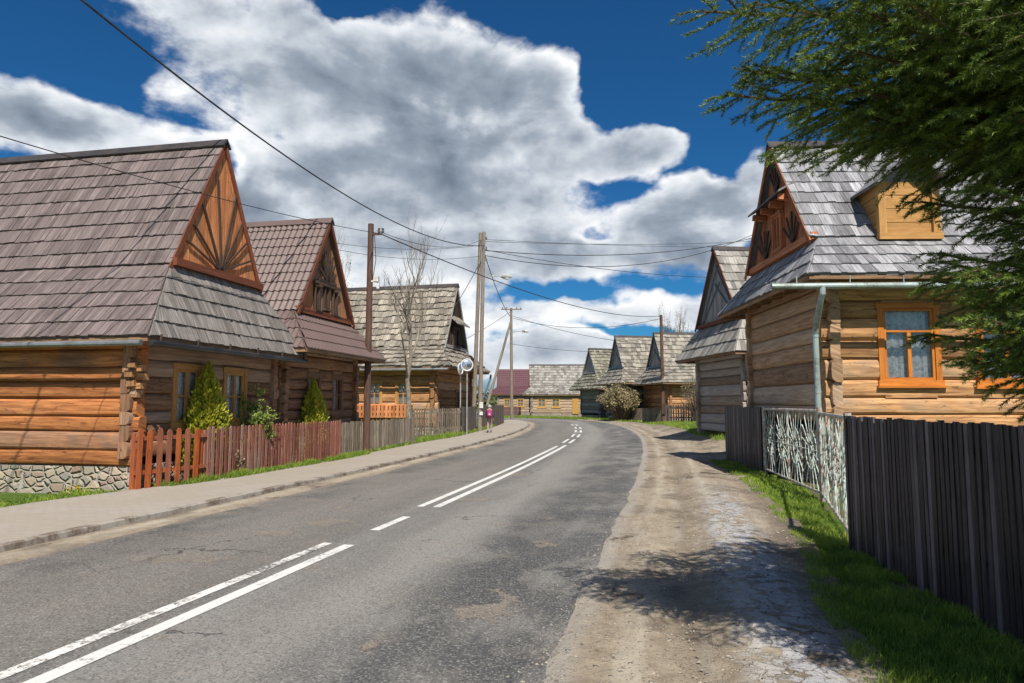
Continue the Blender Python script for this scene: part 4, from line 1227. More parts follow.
fence('rail_fence', (9.1, 57.2), (-0, 0), 1, M['pickR'], 'x') if False else None
fence('picket_fence', (11.2, 50), (14.5, 47), 1.3, M['pickD'], 'dark garden fence behind the red posts right of the road', pw=.13, gap=.07)
fence('low_fence', (-2.2, 92), (1.2, 93), 1.2, M['metalE'], 'low dark red fence in front of the red roofed house', pw=.14, gap=.03, point=False)

# ornamental metal gate (two leaves)
M['gate'] = plain('peeling_white_paint', (.50, .52, .47), .5, 0, .4, .6, 9.0, (.25, .13, .08))
M['gategreen'] = plain('green_white_paint', (.52, .62, .57), .5, 0, .4, .5, 9.0, (.22, .15, .1))
def metal_gate(P0, P1, h, label):
    P0 = Vector(P0); P1 = Vector(P1); d = P1-P0; L = d.length; d /= L
    root = empty('metal_gate', (P0.x, P0.y, 0), math.atan2(d.y, d.x), label, 'gate')
    f = MB(); zb = .12
    f.tube([(0, 0, zb), (L, 0, zb)], .025, 8); f.tube([(0, 0, h), (L, 0, h)], .028, 8); f.tube([(0, 0, zb), (0, 0, h)], .028, 8); f.tube([(L, 0, zb), (L, 0, h)], .028, 8)
    f.tube([(L/2, 0, zb), (L/2, 0, h)], .02, 8)
    f.build('gate_frame', M['gate'], root)
    o = MB()
    # fans of rods (sunbursts) filling the leaf
    nf = max(1, round(L/1.25)); cw = L/nf
    for c in range(nf):
        cx = cw*(c+.5)
        cz = zb+(h-zb)/2
        for q_ in range(18):
            ar = 2*math.pi*q_/18; ca, sa = math.cos(ar), math.sin(ar)
            k = min(cw*.48/max(.02, abs(ca)), (h-zb)*.49/max(.02, abs(sa)))
            o.tube([(cx+ca*.15, 0, cz+sa*.15), (cx+ca*k, 0, cz+sa*k)], .009, 5)
        for rr_ in (.07, .36): o.tube([(cx+rr_*math.cos(q), 0, cz+rr_*math.sin(q)) for q in [2*math.pi*k/20 for k in range(21)]], .009, 5, cap=False)
        ring = [(cx+.16*math.cos(q), 0, zb+(h-zb)/2+.16*math.sin(q)) for q in [2*math.pi*k/16 for k in range(17)]]
        o.tube(ring, .010, 5, cap=False)
    o.build('sunburst_rods', M['gategreen'], root)
    n = int(L/.5); v = MB()
    for k in range(1, n): v.tube([(L*k/n, .02, zb), (L*k/n, .02, h)], .008, 5)
    v.build('bars', M['gate'], root)
    p = MB(); p.tube([(-.07, 0, 0), (-.07, 0, h+.06)], .045, 10); p.build('post', M['gate'], root)
    p = MB(); p.tube([(L+.04, 0, 0), (L+.04, 0, h+.06)], .045, 10); p.build('post', M['gate'], root)
metal_gate((5.46, 12.25), (6.1, 16.6), 1.56, 'far leaf of the peeling white metal gate with sunburst rods')
metal_gate((4.10, 8.42), (5.40, 12.05), 1.52, 'near leaf of the peeling white metal gate next to the tall black fence')

# red wooden posts near the far pole
for (u, v, lab) in ((668.5, 424, 'short red wooden post left of the pair beside the far brown pole'), (684, 423, 'short red wooden post farther right before the dark garden fence')):
    x, y = gp(u, v, .1); p = MB(); p.box((0, 0, .55), (.16, .16, 1.2), 2); p.box((0, 0, 1.19), (.2, .2, .06), 0); 
    o = p.build('wooden_post', M['trim'], None); o.location = (x, y, 0); tag(o, lab, 'post', 'red posts right of the road')

# ------------------------------------------------------------------ poles
def pole(name, base, top, r0, r1, mat, label, cat='utility pole', group=None):
    root = empty(name, (base[0], base[1], 0), 0, label, cat, group)
    d = Vector((top[0]-base[0], top[1]-base[1], top[2]))
    m = MB(); m.tube([(0, 0, -.1), tuple(d*.5), tuple(d)], [r0, (r0+r1)/2, r1], 12); m.build('shaft', mat, root)
    return root
def insul(root, p):
    m = MB(); m.tube([p, (p[0], p[1], p[2]+.05), (p[0], p[1], p[2]+.08), (p[0], p[1], p[2]+.16)], [.03, .05, .03, .045], 8); m.build('insulator', M['insul'], root)
p1b = gp(366, 456.5); p1t = pt(371, 224, p1b[1])
p1 = pole('utility_pole', p1b, p1t, .115, .095, M['poler'], 'tall brown wooden pole on the pavement in front of the narrow house')
m = MB(); m.box((.18, -.05, p1t.z-.35), (.45, .06, .06), 0); m.build('crossarm', M['trimdark'], p1)
insul(p1, (.3, -.05, p1t.z-.32)); insul(p1, (.42, -.05, p1t.z-.32))
m = MB(); m.tube([(.14, 0, p1t.z-.3), (.2, 0, p1t.z-1.2), (.1, 0, p1t.z-1.9)], .012, 5); m.build('drop_cable', M['cable'], p1)
m = MB(); m.box((.24, -.05, 5.72), (.16, .2, .18), 0); m.box((.14, -.05, 5.65), (.2, .05, .05), 0); m.box((.3, -.05, 5.5), (.08, .12, .2), 2); m.build('floodlight', M['white'], p1)

Y2 = 41.0
q = pt(475, 431, Y2); q2 = pt(480.5, 233, Y2)
p2 = pole('utility_pole', (q.x-.12, Y2), (q2.x, Y2, q2.z), .135, .10, M['polew'], 'left one of the two tall grey poles standing close together')
q = pt(477.5, 431, Y2-.4); q2b = pt(484, 232, Y2-.4)
p3 = pole('utility_pole', (q.x+.12, Y2-.4), (q2b.x, Y2-.4, q2b.z), .135, .10, M['polew'], 'right one of the two tall grey poles, carrying the street lamp')
dx3 = q2b.x-(q.x+.12)
zl = pt(485, 277, Y2-.4).z
m = MB(); m.tube([(dx3*.8, 0, zl), (dx3*.8+.9, -.1, zl+.05), (dx3*.8+1.15, -.1, zl+.02)], .03, 6); arm = m.build('lamp_arm', M['lampg'], p3)
m = MB()
m.tube([(dx3*.8+1.05, -.1, zl), (dx3*.8+1.2, -.1, zl+.02), (dx3*.8+1.5, -.1, zl+.03), (dx3*.8+1.75, -.1, zl+.0)], [.05, .13, .15, .05], 10); m.build('lamp_head', M['lampg'], p3)
m = MB(); m.tube([(dx3*.8+1.2, -.1, zl-.06), (dx3*.8+1.45, -.1, zl-.09), (dx3*.8+1.65, -.1, zl-.05)], [.06, .11, .05], 10); m.build('lamp_lens', M['lens'], p3)
m = MB(); m.box((.1, -.18, pt(478, 405, Y2).z), (.22, .03, .35), 2); m.box((.1, -.18, pt(478, 409, Y2).z-.25), (.2, .03, .2), 2); m.build('notice', M['white'], p3)
for zz in (.5, 1.1, 1.8): insul(p3, (dx3+.15, -.1, q2b.z-zz))
Y3 = 68
q = pt(511.7, 419.8, Y3); q3 = pt(511.2, 308, Y3)
p4 = pole('utility_pole', (q.x, Y3), (q3.x, Y3, q3.z), .17, .12, M['polew'], 'far grey pole with a crossarm and a slanting brace beyond the child')
m = MB(); m.box((0, -.12, q3.z-.15), (2.1, .1, .1), 0); m.build('crossarm', M['polew'], p4)
for k in (-.9, -.5, .5, .9): insul(p4, (k, -.12, q3.z-.1))
qb = pt(487, 400, Y3); m = MB(); m.tube([(qb.x-q.x-.4, .5, 0), (-.1, 0, q3.z-1.4)], [.15, .11], 10); m.build('brace', M['polew'], p4)
zl = pt(512, 332, Y3).z; m = MB(); m.tube([(.1, 0, zl), (1.0, -.1, zl+.08)], .04, 6); m.build('lamp_arm', M['lampg'], p4)
m = MB(); m.tube([(1.0, -.1, zl+.05), (1.3, -.1, zl+.08), (1.7, -.1, zl+.03)], [.08, .16, .07], 8); m.build('lamp_head', M['lampg'], p4)
b5 = gp(663.5, 423); q5 = pt(661, 315, b5[1])
p5 = pole('utility_pole', b5, q5, .16, .13, M['poler'], 'red-brown pole standing right of the road before the distant gables')
m = MB(); m.box((0, -.25, 1.2), (.4, .05, .9), 2, .2); m.build('base_guard', M['white'] if False else M['trimdark'], p5)

# ------------------------------------------------------------------ cables
def cable(a, b, sag, r, label, grp='overhead cables'):
    a = Vector(a); b = Vector(b); n = 40; m = MB()
    pts = [a.lerp(b, k/n)-Vector((0, 0, 4*sag*(k/n)*(1-k/n))) for k in range(n+1)]
    m.tube(pts, r, 6); o = m.build('overhead_cable', M['cable'], None); tag(o, label, 'cable', grp); return o
def proj(p):
    dy = p.y*cp+(p.z-HCAM)*sp; up_ = -p.y*sp+(p.z-HCAM)*cp
    return 512+F*p.x/dy, 341.5-F*up_/dy
top2 = Vector((q2b.x, Y2-.4, pt(482, 247, Y2).z)); top1 = Vector((p1t.x+.3, p1t.y, p1t.z-.32))
a0 = pt(75, -1, 10.0); dxx = (a0-top2)
best = None
for zi in range(30):
    for xi in range(24):
        for si in range(16):
            S_ = Vector((-8.5+xi*.25, 6.0, 6.0+zi*.12)); sg_ = .2+si*.15; er = 0; pr_ = [proj(S_.lerp(top2, k/60)-Vector((0, 0, 4*sg_*(k/60)*(1-k/60)))) for k in range(61)]
            for (u_, v_) in ((75, 0), (205, 96), (308, 171), (383, 219), (440, 239)):
                er += min((a_-u_)**2+(b_-v_)**2 for a_, b_ in pr_)
            if best is None or er < best[0]: best = (er, S_, sg_)
print('cable', best)
CABST = best[1]; CABSAG = best[2]; st = CABST
cable(st, top2, CABSAG, .022, 'thick black cable sweeping from the top left to the double poles')
cable(pt(-40, 124, 9), top1, .15, .009, 'thin cable crossing the roof of the first house to the brown pole')
cable(top1, q5+Vector((0, -.2, -.1)), .9, .02, 'cable from the brown pole past the double poles to the far red-brown pole')
RX = 30
e1 = pt(790, 215, 58); e2 = pt(790, 228, 58)
cable(Vector((q2b.x, Y2-.4, pt(484, 241, Y2).z)), pt(800, 246, 62), .25, .013, 'topmost thin cable from the double poles to the right')
cable(Vector((q2b.x, Y2-.4, pt(484, 243, Y2).z)), pt(800, 238, 58), .35, .013, 'second thin cable from the double poles to the right')
cable(top2-Vector((0, 0, .3)), e2, 1.1, .024, 'heavy sagging cable from the double poles to the right')
cable(top2-Vector((0, 0, .6)), e1, 2.2, .022, 'lowest heavy cable from the double poles over the honey log house')
cable(top2-Vector((0, 0, .25)), pt(760, 278, 50), .5, .018, 'cable from the double poles dropping to the silver barn')
cable(pt(481, 240, Y2), top1+Vector((-.1, 0, .1)), .5, .011, 'upper thin cable between the double poles and the brown pole')
cable(pt(481, 245, Y2), pt(250, 226, 30), .6, .011, 'thin cable from the double poles passing behind the narrow house')
cable(pt(481, 256, Y2), pt(300, 241, 33), .5, .011, 'lower thin cable from the double poles going left')
cable(top2-Vector((0, 0, .4)), pt(510, 316, Y3), .5, .025, 'cable from the double poles down to the far grey pole')
cable(pt(480, 262, Y2), pt(455, 306, 39), .1, .02, 'guy cable from the double poles down to the khaki shingle house')
cable(pt(513, 316, Y3), pt(720, 345, 64), 1.0, .02, 'cable from the far grey pole to the right behind the red-brown pole')
cable(pt(513, 318, Y3), q5+Vector((0, 0, -.3)), .9, .02, 'cable from the far grey pole to the red-brown pole')
cable(pt(510, 312, Y3), pt(430, 355, 60), .3, .02, 'cable from the far grey pole dropping left')
cable(pt(512, 344, Y3), pt(640, 352, 66), .3, .018, 'thin low cable from the far grey pole to the distant gables')

# ------------------------------------------------------------------ traffic mirror
def mirror(u, v, Y, hd, label, facing):
    c = pt(u, v, Y); root = empty('traffic_mirror', (c.x, c.y, 0), 0, label, 'traffic mirror', 'traffic mirrors by the dark fence')
    m = MB(); m.tube([(0, .12, 0), (0, .12, c.z)], .035, 10); m.build('post', M['steel'], root)
    rot = Matrix.Rotation(facing, 3, 'Z')
    def disc(rad, y0, y1, mat, nm):
        mm = MB(); N = 28
        r0 = [rot @ Vector((rad*math.cos(a), y0, rad*math.sin(a)))+Vector((0, 0, c.z)) for a in [2*math.pi*k/N for k in range(N)]]
        prev = None
        for j in range(5):
            rr = rad*(1-j/4); y = y0+(y1-y0)*(1-(1-j/4)**2)
            ring = [rot @ Vector((rr*math.cos(a), y, rr*math.sin(a)))+Vector((0, 0, c.z)) for a in [2*math.pi*k/N for k in range(N)]]
            if prev:
                for k in range(N):
                    mm.face([prev[k], prev[(k+1) % N], ring[(k+1) % N], ring[k]] if rr > 0 else [prev[k], prev[(k+1) % N], ring[k]], .5, smooth=True)
            prev = ring
        mm.build(nm, mat, root)
    disc(.29, .0, -.05, M['mirror'], 'mirror_face'); disc(.33, .02, .1, M['white'], 'housing')
    m = MB(); ring = [rot @ Vector((.31*math.cos(a), 0, .31*math.sin(a)))+Vector((0, 0, c.z)) for a in [2*math.pi*k/28 for k in range(29)]]
    m.tube(ring, .035, 6, cap=False); m.build('rim', M['white'], root)
mirror(467, 365, 36.4, 0, 'round traffic mirror on a white post, its face towards the viewer', .25)
mirror(460.5, 369, 36.8, 0, 'second round traffic mirror seen partly from behind the first', 1.25)

# ------------------------------------------------------------------ bare trees, shrubs, conifers
M['bark'] = wood('bark_grey', (.12, .10, .08), (.3, .26, .2), None, sc=(6, 14))
M['barkd'] = wood('bark_brown', (.09, .07, .05), (.19, .15, .11), None, sc=(6, 14))
def bare_tree(name, x, y, trunk, height, label, seed, mat, spread=.5, tr=.12, upright=.5, levels=4, z0=0, group=None, buds=None, nl=7):
    rg = random.Random(seed)
    root = empty(name, (x, y, z0), 0, label, 'tree', group)
    tb = MB(); cb = MB(); bud = []
    pts = [Vector((rg.uniform(-.02, .02)*k, rg.uniform(-.02, .02)*k, trunk*k/4)) for k in range(5)]
    tb.tube(pts, [tr*(1-.09*k) for k in range(5)], 9)
    def grow(p, d, L, r, lev):
        n = 4; q = [p]; dd = d.copy()
        for k in range(n):
            dd = (dd+Vector((rg.uniform(-1, 1), rg.uniform(-1, 1), rg.uniform(-.4, 1)))*.14+Vector((0, 0, upright*.10))).normalized()
            q.append(q[-1]+dd*L/n)
        cb.tube(q, [r*(1-.15*k) for k in range(n+1)], 5 if lev < 2 else 3, cap=False)
        if lev >= levels-1:
            for z in q[1:]: bud.append(z)
        if lev < levels:
            m_ = rg.choice((2, 3, 3, 4)) if lev > 0 else nl
            for k in range(m_):
                s = rg.uniform(.25, 1.0); i = min(n-1, int(s*n)); pp = q[i].lerp(q[i+1], s*n-i)
                a = rg.uniform(0, 6.28); sd2 = Vector((math.cos(a), math.sin(a), 0))
                nd = (dd*(1-spread)+sd2*spread+Vector((0, 0, upright*.6))).normalized()
                grow(pp, nd, L*rg.uniform(.45, .72), r*.52, lev+1)
    grow(pts[-1], Vector((rg.uniform(-.1, .1), 0, 1)).normalized(), (height-trunk)*.62, tr*.62, 0)
    for k in range(3):
        a = rg.uniform(0, 6.28); grow(pts[-1 if k else -2], Vector((math.cos(a)*.6, math.sin(a)*.6, .8)).normalized(), (height-trunk)*.5, tr*.42, 1)
    tb.build('trunk', mat, root); cr_ = cb.build('crown', mat, root)
    if buds:
        B = np.array([tuple(b_) for b_ in bud]); n = len(B)*buds[1]
        c = np.repeat(B, buds[1], 0)+npr.normal(0, .07, (n, 3))
        leafquads('buds', c, buds[2], buds[0], root)
    return root
def leafquads(name, C, size, mat, parent, up=None, rn=None):
    n = len(C); a = npr.normal(0, 1, (n, 3)); a /= np.linalg.norm(a, axis=1)[:, None]
    b = npr.normal(0, 1, (n, 3))
    if up is not None: a = a*.5+up; a /= np.linalg.norm(a, axis=1)[:, None]
    b = np.cross(a, b); b /= np.linalg.norm(b, axis=1)[:, None]
    s = size*(.6+.8*npr.rand(n))[:, None]
    V = np.stack([C-a*s, C+b*s*.45, C+a*s, C-b*s*.45], 1).reshape(-1, 3)
    return np_mesh(name, V, 4, mat, npr.rand(n) if rn is None else rn, parent)
M['budm'] = leaf_mat('buds_olive', (.16, .13, .05), (.3, .27, .09), .2)
M['thuja'] = leaf_mat('thuja_yellow_green', (.13, .18, .01), (.62, .60, .06), .3)
M['spring'] = leaf_mat('spring_leaf', (.14, .22, .03), (.4, .5, .12), .35)
M['olive'] = leaf_mat('olive_twigs', (.19, .155, .08), (.44, .37, .20), .2)

tx, ty = gp(420, 440)
bare_tree('bare_tree', tx-.2, 29.4, 3.6, 8.3, 'leafless pollarded tree with grey trunk before the khaki shingle house', 5, M['bark'], .5, .125, .55, 4, nl=6)
bare_tree('bare_tree', -12.5, 50, 4, 12.5, 'bare birch crown behind the narrow house roof', 9, M['bark'], .4, .12, .9, 4, group='bare trees behind the left houses', buds=(M['budm'], 1, .04))
bare_tree('bare_tree', -7.4, 51, 5, 14.2, 'bare tree crown rising over the khaki shingle roof', 12, M['bark'], .4, .12, .9, 4, group='bare trees behind the left houses')
for k, (u, Y, hgt, lab) in enumerate(((676, 78, 10, 'leftmost bare tree behind the distant gables'), (687, 82, 12.5, 'tallest bare tree behind the distant gables'), (697, 76, 9.8, 'bare tree standing just beside the pale barn roof'), (668, 84, 11.5, 'bare tree rising directly behind the red-brown pole'), (704, 80, 10.5, 'rightmost bare tree behind the distant gables'))):
    q = pt(u, 380, Y); bare_tree('bare_tree', q.x, Y, 4, hgt, lab, 20+k, M['barkd'], .35, .13, .9, 4, group='bare trees behind the distant gables', buds=(M['budm'], 1, .05))
# bare shrubs
def twig_bush(name, x, y, rx, h, label, seed, n=60, leafm=None, nleaf=6, ls=.05, rt=.012, z0=0, barkm=None):
    rg = random.Random(seed); root = empty(name, (x, y, z0), 0, label, 'shrub'); cb = MB(); C = []
    for k in range(n):
        a = rg.uniform(0, 6.28); s = rg.uniform(0, 1)**.6
        e = Vector((math.cos(a)*rx*s, math.sin(a)*rx*s, h*rg.uniform(.55, 1)*(1-.35*s*s)))
        p0 = Vector((e.x*.12, e.y*.12, 0)); mid = p0.lerp(e, .5)+Vector((e.x*.08, e.y*.08, h*.08))
        cb.tube([p0, mid, e], [rt*1.8, rt, rt*.4], 4, cap=False)
        for j in range(5):
            q = mid.lerp(e, rg.random()); d_ = Vector((rg.uniform(-1, 1), rg.uniform(-1, 1), rg.uniform(-.2, 1)))*rx*.3
            cb.tube([q, q+d_], [rt*.5, rt*.25], 3, cap=False)
            for m_ in range(nleaf): C.append(tuple(q+d_*rg.random()+Vector((rg.gauss(0, .04), rg.gauss(0, .04), rg.gauss(0, .04)))*rx))
    cb.build('stems', barkm or M['barkd'], root)
    if leafm: leafquads('foliage', np.array(C), ls, leafm, root)
    return root
q = pt(620, 400, 64); twig_bush('olive_bush', q.x, 64, 2.1, 3.6, 'large olive-brown bush in bud before the distant gables', 3, 170, M['olive'], 9, .09, .02)
q = pt(592, 400, 71)
q = pt(687, 400, 50); twig_bush('climbing_bush', q.x+.1, 47.5, 1.5, 4.0, 'tall thin budding bush beside the silver barn', 8, 70, M['olive'], 2, .06, .016, z0=.1)
twig_bush('spring_shrub', -6.22, 16.7, .52, 2.25, 'loose pale green shrub in new leaf between the two conifers', 4, 44, M['spring'], 14, .036, .008)
twig_bush('dry_rose_bush', -6.3, 15.6, .26, .95, 'dry brown rose bush poking through the red-brown fence', 6, 24, M['olive'], 5, .03, .006)
twig_bush('dry_rose_bush', -5.55, 19.6, .3, .85, 'dry brown bush at the far end of the red-brown fence', 16, 24, M['olive'], 5, .035, .006)
def thuja(x, y, r, h, label, seed, z0=0):
    rg = np.random.RandomState(seed); root = empty('thuja', (x, y, z0), 0, label, 'conifer', 'yellow-green garden conifers')
    tb = MB(); root.rotation_euler = (0, 0, -.23); tb.tube([(0, 0, 0), (0, 0, h*.9)], [.05, .01], 6); tb.build('trunk', M['barkd'], root)
    n = 9500; t_ = rg.rand(n)**.8; zz = .1+t_*(h-.1)
    ang = rg.rand(n)*2*np.pi
    lump = 1+.16*np.sin(ang*5+zz*6)+.12*np.sin(ang*9-zz*11)+.1*rg.randn(n)
    prof = np.minimum(1, (1-t_)*1.8)*(.75+.25*np.minimum(1, t_*6))
    rad = r*prof**.85*lump*(.55+.45*rg.rand(n)**.4)
    C = np.c_[np.cos(ang)*rad*.66, np.sin(ang)*rad*1.15, zz+.1*rg.rand(n)]
    C[:, 0] = np.where(C[:, 0] > .2, .2-.15*rg.rand(n), C[:, 0])
    up = np.c_[np.cos(ang)*.7, np.sin(ang)*.7, np.ones(n)*1.1]
    out = np.clip((rad/(r*prof+.01)-.5)*1.2, 0, 1)
    rn = np.clip(.25+.6*rg.rand(n)*1.0+.15*np.sin(ang*5+zz*6), 0, 1)
    leafquads('foliage', C, .042, M['thuja'], root, up, rn)
thuja(-6.62, 14.9, .52, 2.5, 'tall yellow-green conifer at the first window behind the picket fence', 1)
thuja(-5.66, 19.55, .52, 2.3, 'shorter yellow-green conifer before the narrow house windows', 2)

# dandelions by the stone foundation
C = []; V = []
for k in range(9):
    x, y = gp(62+rng.uniform(-12, 16), 496+rng.uniform(-2, 2)); 
    m = MB(); m.tube([(0, 0, 0), (0, 0, .12)], .004, 4); m.tube([(0, 0, .12), (0, 0, .135)], [.012, .026], 8)
    if k == 0: M['yellow'] = plain('dandelion_yellow', (.75, .55, .02), .7, dirt=0)
    o = m.build('dandelion', M['yellow'], None); o.location = (x, y+.25, 0); tag(o, 'small yellow dandelion in the grass by the stone foundation', 'flower', 'dandelions by the stone foundation')

# ------------------------------------------------------------------ spruce
M['needle'] = leaf_mat('spruce_needle', (.02, .058, .016), (.26, .36, .055), .15, .5)
M['twig'] = wood('spruce_twig', (.07, .045, .03), (.15, .10, .06), None, sc=(6, 14))
TX, TY = 3.98, 3.7
K = .60
spr = empty('spruce', (TX, TY, 0), 0, 'dark spruce with drooping boughs overhanging the right side of the picture', 'tree')
Renv = [(1.7, 1.5), (2.1, 2.5), (2.6, 2.95), (3.2, 2.85), (3.8, 2.75), (4.4, 3.4), (5.0, 4.25), (5.6, 4.1), (6.3, 3.3), (7.2, 2.2), (8.2, 1.2), (9.0, .3)]
Renv = [(1.7+(a-1.7)*K, b_*K) for a, b_ in Renv]
tr_ = MB(); tr_.tube([(0, 0, -.1), (0, 0, 2.2), (0, 0, 4.2), (0, 0, 6.1)], [.13, .10, .06, .012], 12); tr_.build('trunk', M['barkd'], spr)
wood_mb = MB(); segs = []   # segments for needles: (p,q,width factor)
rg = random.Random(42)
def bough(z, a, Rr, dense=1.0):
    ad_ = math.degrees(a) % 360
    if 20 < ad_ < 150: Rr *= .6
    up = Vector((0, 0, 1)); d = Vector((math.cos(a), math.sin(a), 0)); side = Vector((-d.y, d.x, 0))
    n = 10; pts = []
    droop = rg.uniform(.04, .12)*Rr; lift = rg.uniform(.1, .25)
    cur = rg.uniform(-.12, .12)*Rr
    for k in range(n+1):
        s = k/n; pts.append(Vector((0, 0, z))+d*Rr*s+side*cur*s*s+up*(-droop*math.sin(s*math.pi*.62)*1.1+lift*s*s*.9))
    wood_mb.tube(pts, [.022*(1-.85*k/n)+.003 for k in range(n+1)], 5, cap=False)
    L = Rr
    def sec(s, sg):
        i = min(n-1, int(s*n)); p = pts[i].lerp(pts[i+1], s*n-i)
        dd = (pts[min(i+1, n)]-pts[i]).normalized()
        ln = Rr*.34*(1-s)**.7*rg.uniform(.6, 1.25)+.12
        sd2 = (dd*rg.uniform(.55, .9)+side*sg*.8+up*rg.uniform(-.38, 0)).normalized()
        m_ = max(2, int(ln/.10)); q = [p]; cur_ = sd2.copy()
        for k in range(m_):
            cur_ = (cur_+up*rg.uniform(-.16, .05)+dd*.06).normalized(); q.append(q[-1]+cur_*ln/m_)
        wood_mb.tube(q, [.0035*(1-.6*k/m_)+.001 for k in range(m_+1)], 3, cap=False)
        for k in range(m_): segs.append((q[k], q[k+1], dense))
        # tertiary
        for k in range(m_):
            for s2 in (-1, 1):
                if rg.random() < .55:
                    pp = q[k].lerp(q[k+1], rg.random()); l3 = (ln-ln*k/m_)*.5*rg.uniform(.6, 1.1)+.05
                    sv = cur_.cross(up).normalized()*s2
                    d3 = (cur_*.8+sv*.75+up*rg.uniform(-.6, -.1)).normalized()
                    m3 = max(1, int(l3/.12)); qq = pp
                    for j in range(m3):
                        q3_ = qq+d3*l3/m3; segs.append((qq, q3_, dense)); qq = q3_; d3 = (d3+up*rg.uniform(-.2, .03)).normalized()
    s = .15
    while s < 1:
        sec(min(s, .99), 1); sec(min(s+.01, .99), -1); s += (.105/dense**.5)/Rr*1.3
    for k in range(int(n*.3), n): segs.append((pts[k], pts[k+1], dense))
    sec(.995, .2)
z = 1.75
while z < 5.95:
    Rr = interp(Renv, z); nb = 8 if z < 4.4 else 6; a0_ = rg.uniform(0, 6.28)
    for k in range(nb):
        a = a0_+2*math.pi*k/nb+rg.uniform(-.25, .25)
        vis = math.cos(a-math.pi*1.06)   # towards the camera/left
        bough(z+rg.uniform(-.12, .12), a, Rr*rg.uniform(.78, 1.05), 1.0 if (vis > .0 and z < 4.6) else .45)
    z += .22 if z < 4.4 else .3
# extra boughs on the street side
for (zz, ad, rr) in ((5.25, 184, 4.45), (4.85, 178, 4.3), (5.5, 190, 4.4), (4.6, 186, 4.0), (4.3, 181, 3.5), (4.4, 190, 3.7), (4.5, 177, 3.9), (4.75, 195, 3.9), (3.85, 188, 2.3), (5.1, 171, 4.2), (3.9, 200, 2.8), (3.3, 184, 2.2), (5.6, 181, 4.75), (5.35, 187, 4.6), (4.95, 182, 4.5), (4.6, 190, 4.2), (5.8, 194, 4.2), (5.5, 203, 4.0),
                     (2.35, 180, 2.3), (2.2, 192, 2.3), (1.95, 200, 2.3), (2.75, 187, 2.2), (4.5, 205, 3.9), (5.4, 205, 4.1), (3.1, 197, 2.1), (2.9, 200, 3.0), (2.6, 210, 3.0), (3.2, 212, 3.0), (2.3, 205, 2.9), (2.8, 222, 3.0), (2.05, 190, 2.6), (2.45, 195, 2.9), (2.75, 190, 2.9), (3.0, 186, 2.75), (2.2, 183, 2.6), (2.9, 178, 2.7), (3.35, 192, 2.8), (2.55, 184, 2.8)):
    bough(1.7+(zz-1.7)*K, R(ad), rr*K, 1.0)
wood_mb.build('boughs', M['twig'], spr)
S0 = np.array([tuple(a) for a, b_, c_ in segs]); S1 = np.array([tuple(b_) for a, b_, c_ in segs]); SD = np.array([c_ for a, b_, c_ in segs])
Ls = np.linalg.norm(S1-S0, axis=1); cnt = np.maximum(2, (Ls*620*SD).astype(int))
idx_ = np.repeat(np.arange(len(segs)), cnt); n = len(idx_); print('spruce needles', n)
s_ = npr.rand(n)[:, None]; base = S0[idx_]*(1-s_)+S1[idx_]*s_
dv = (S1-S0)/Ls[:, None]; dv = dv[idx_]
rv = npr.normal(0, 1, (n, 3)); rv -= dv*(rv*dv).sum(1)[:, None]; rv /= np.linalg.norm(rv, axis=1)[:, None]
rv[:, 2] = rv[:, 2]*.8+.15
nd = dv*.75+rv*.85; nd /= np.linalg.norm(nd, axis=1)[:, None]
ln = (.022+.011*npr.rand(n))[:, None]*np.where(SD[idx_] < .9, 1.7, 1.0)[:, None]
sdv = np.cross(nd, npr.normal(0, 1, (n, 3))); sdv /= np.linalg.norm(sdv, axis=1)[:, None]
wdt = np.where(SD[idx_] < .9, .0042, .0021)[:, None]
V = np.stack([base-sdv*wdt, base+sdv*wdt, base+nd*ln], 1).reshape(-1, 3)
segr = npr.rand(len(segs)); rn = np.clip(segr[idx_]*.7+npr.rand(n)*.4-.05, 0, 1)
np_mesh('needles', V, 3, M['needle'], rn, spr)

Cw = []
for k in range(420):
    a = npr.uniform(-.75, .85); Yw = npr.uniform(150, 230); xw = a*Yw; hw = npr.uniform(3.0, 5.5)
    if 395 < 0: pass
    c = npr.normal(0, 1, (70, 3))*np.array([2.2, 2.2, hw*.28])+np.array([xw, Yw, hw*.5]); Cw.append(c[c[:, 2] > 0])
Cw = np.concatenate(Cw); M['fargreen'] = leaf_mat('far_foliage', (.05, .07, .025), (.12, .13, .05), 0)
o = leafquads('distant_trees', Cw, .8, M['fargreen'], None); tag(o, 'low belt of distant trees on the horizon', 'trees', kind='stuff')
# ------------------------------------------------------------------ person (child with a pink backpack)
def skin_fig(name, V, E, Rad, mat, parent, sub=2, root_i=0):
    me = bpy.data.meshes.new(name); me.from_pydata(V, E, []); me.materials.append(mat)
    o = bpy.data.objects.new(name, me); COL.objects.link(o); o.parent = parent
    sk = o.modifiers.new('skin', 'SKIN'); sk.use_smooth_shade = True
    for i, r_ in enumerate(Rad):
        me.skin_vertices[0].data[i].radius = (r_, r_) if not isinstance(r_, tuple) else r_
        me.skin_vertices[0].data[i].use_root = (i == root_i)
    s2 = o.modifiers.new('sub', 'SUBSURF'); s2.levels = sub; s2.render_levels = sub
    return o
M['skin'] = plain('skin', (.55, .33, .24), .6, dirt=0); M['jacket'] = plain('dark_jacket', (.05, .04, .075), .8, dirt=.1)
M['trous'] = plain('patterned_leggings', (.22, .14, .14), .85, dirt=.6, dscale=16, dcol=(.5, .4, .38)); M['pink'] = plain('pink_fabric', (.36, .04, .15), .7, dirt=.1); M['pinkl'] = plain('light_pink', (.75, .25, .42), .7, dirt=0)
M['cap'] = plain('grey_cap', (.38, .36, .40), .85, dirt=.1); M['shoe'] = plain('violet_shoe', (.12, .08, .25), .6, dirt=.1)
px, py = gp(489.5, 432.3, .1)
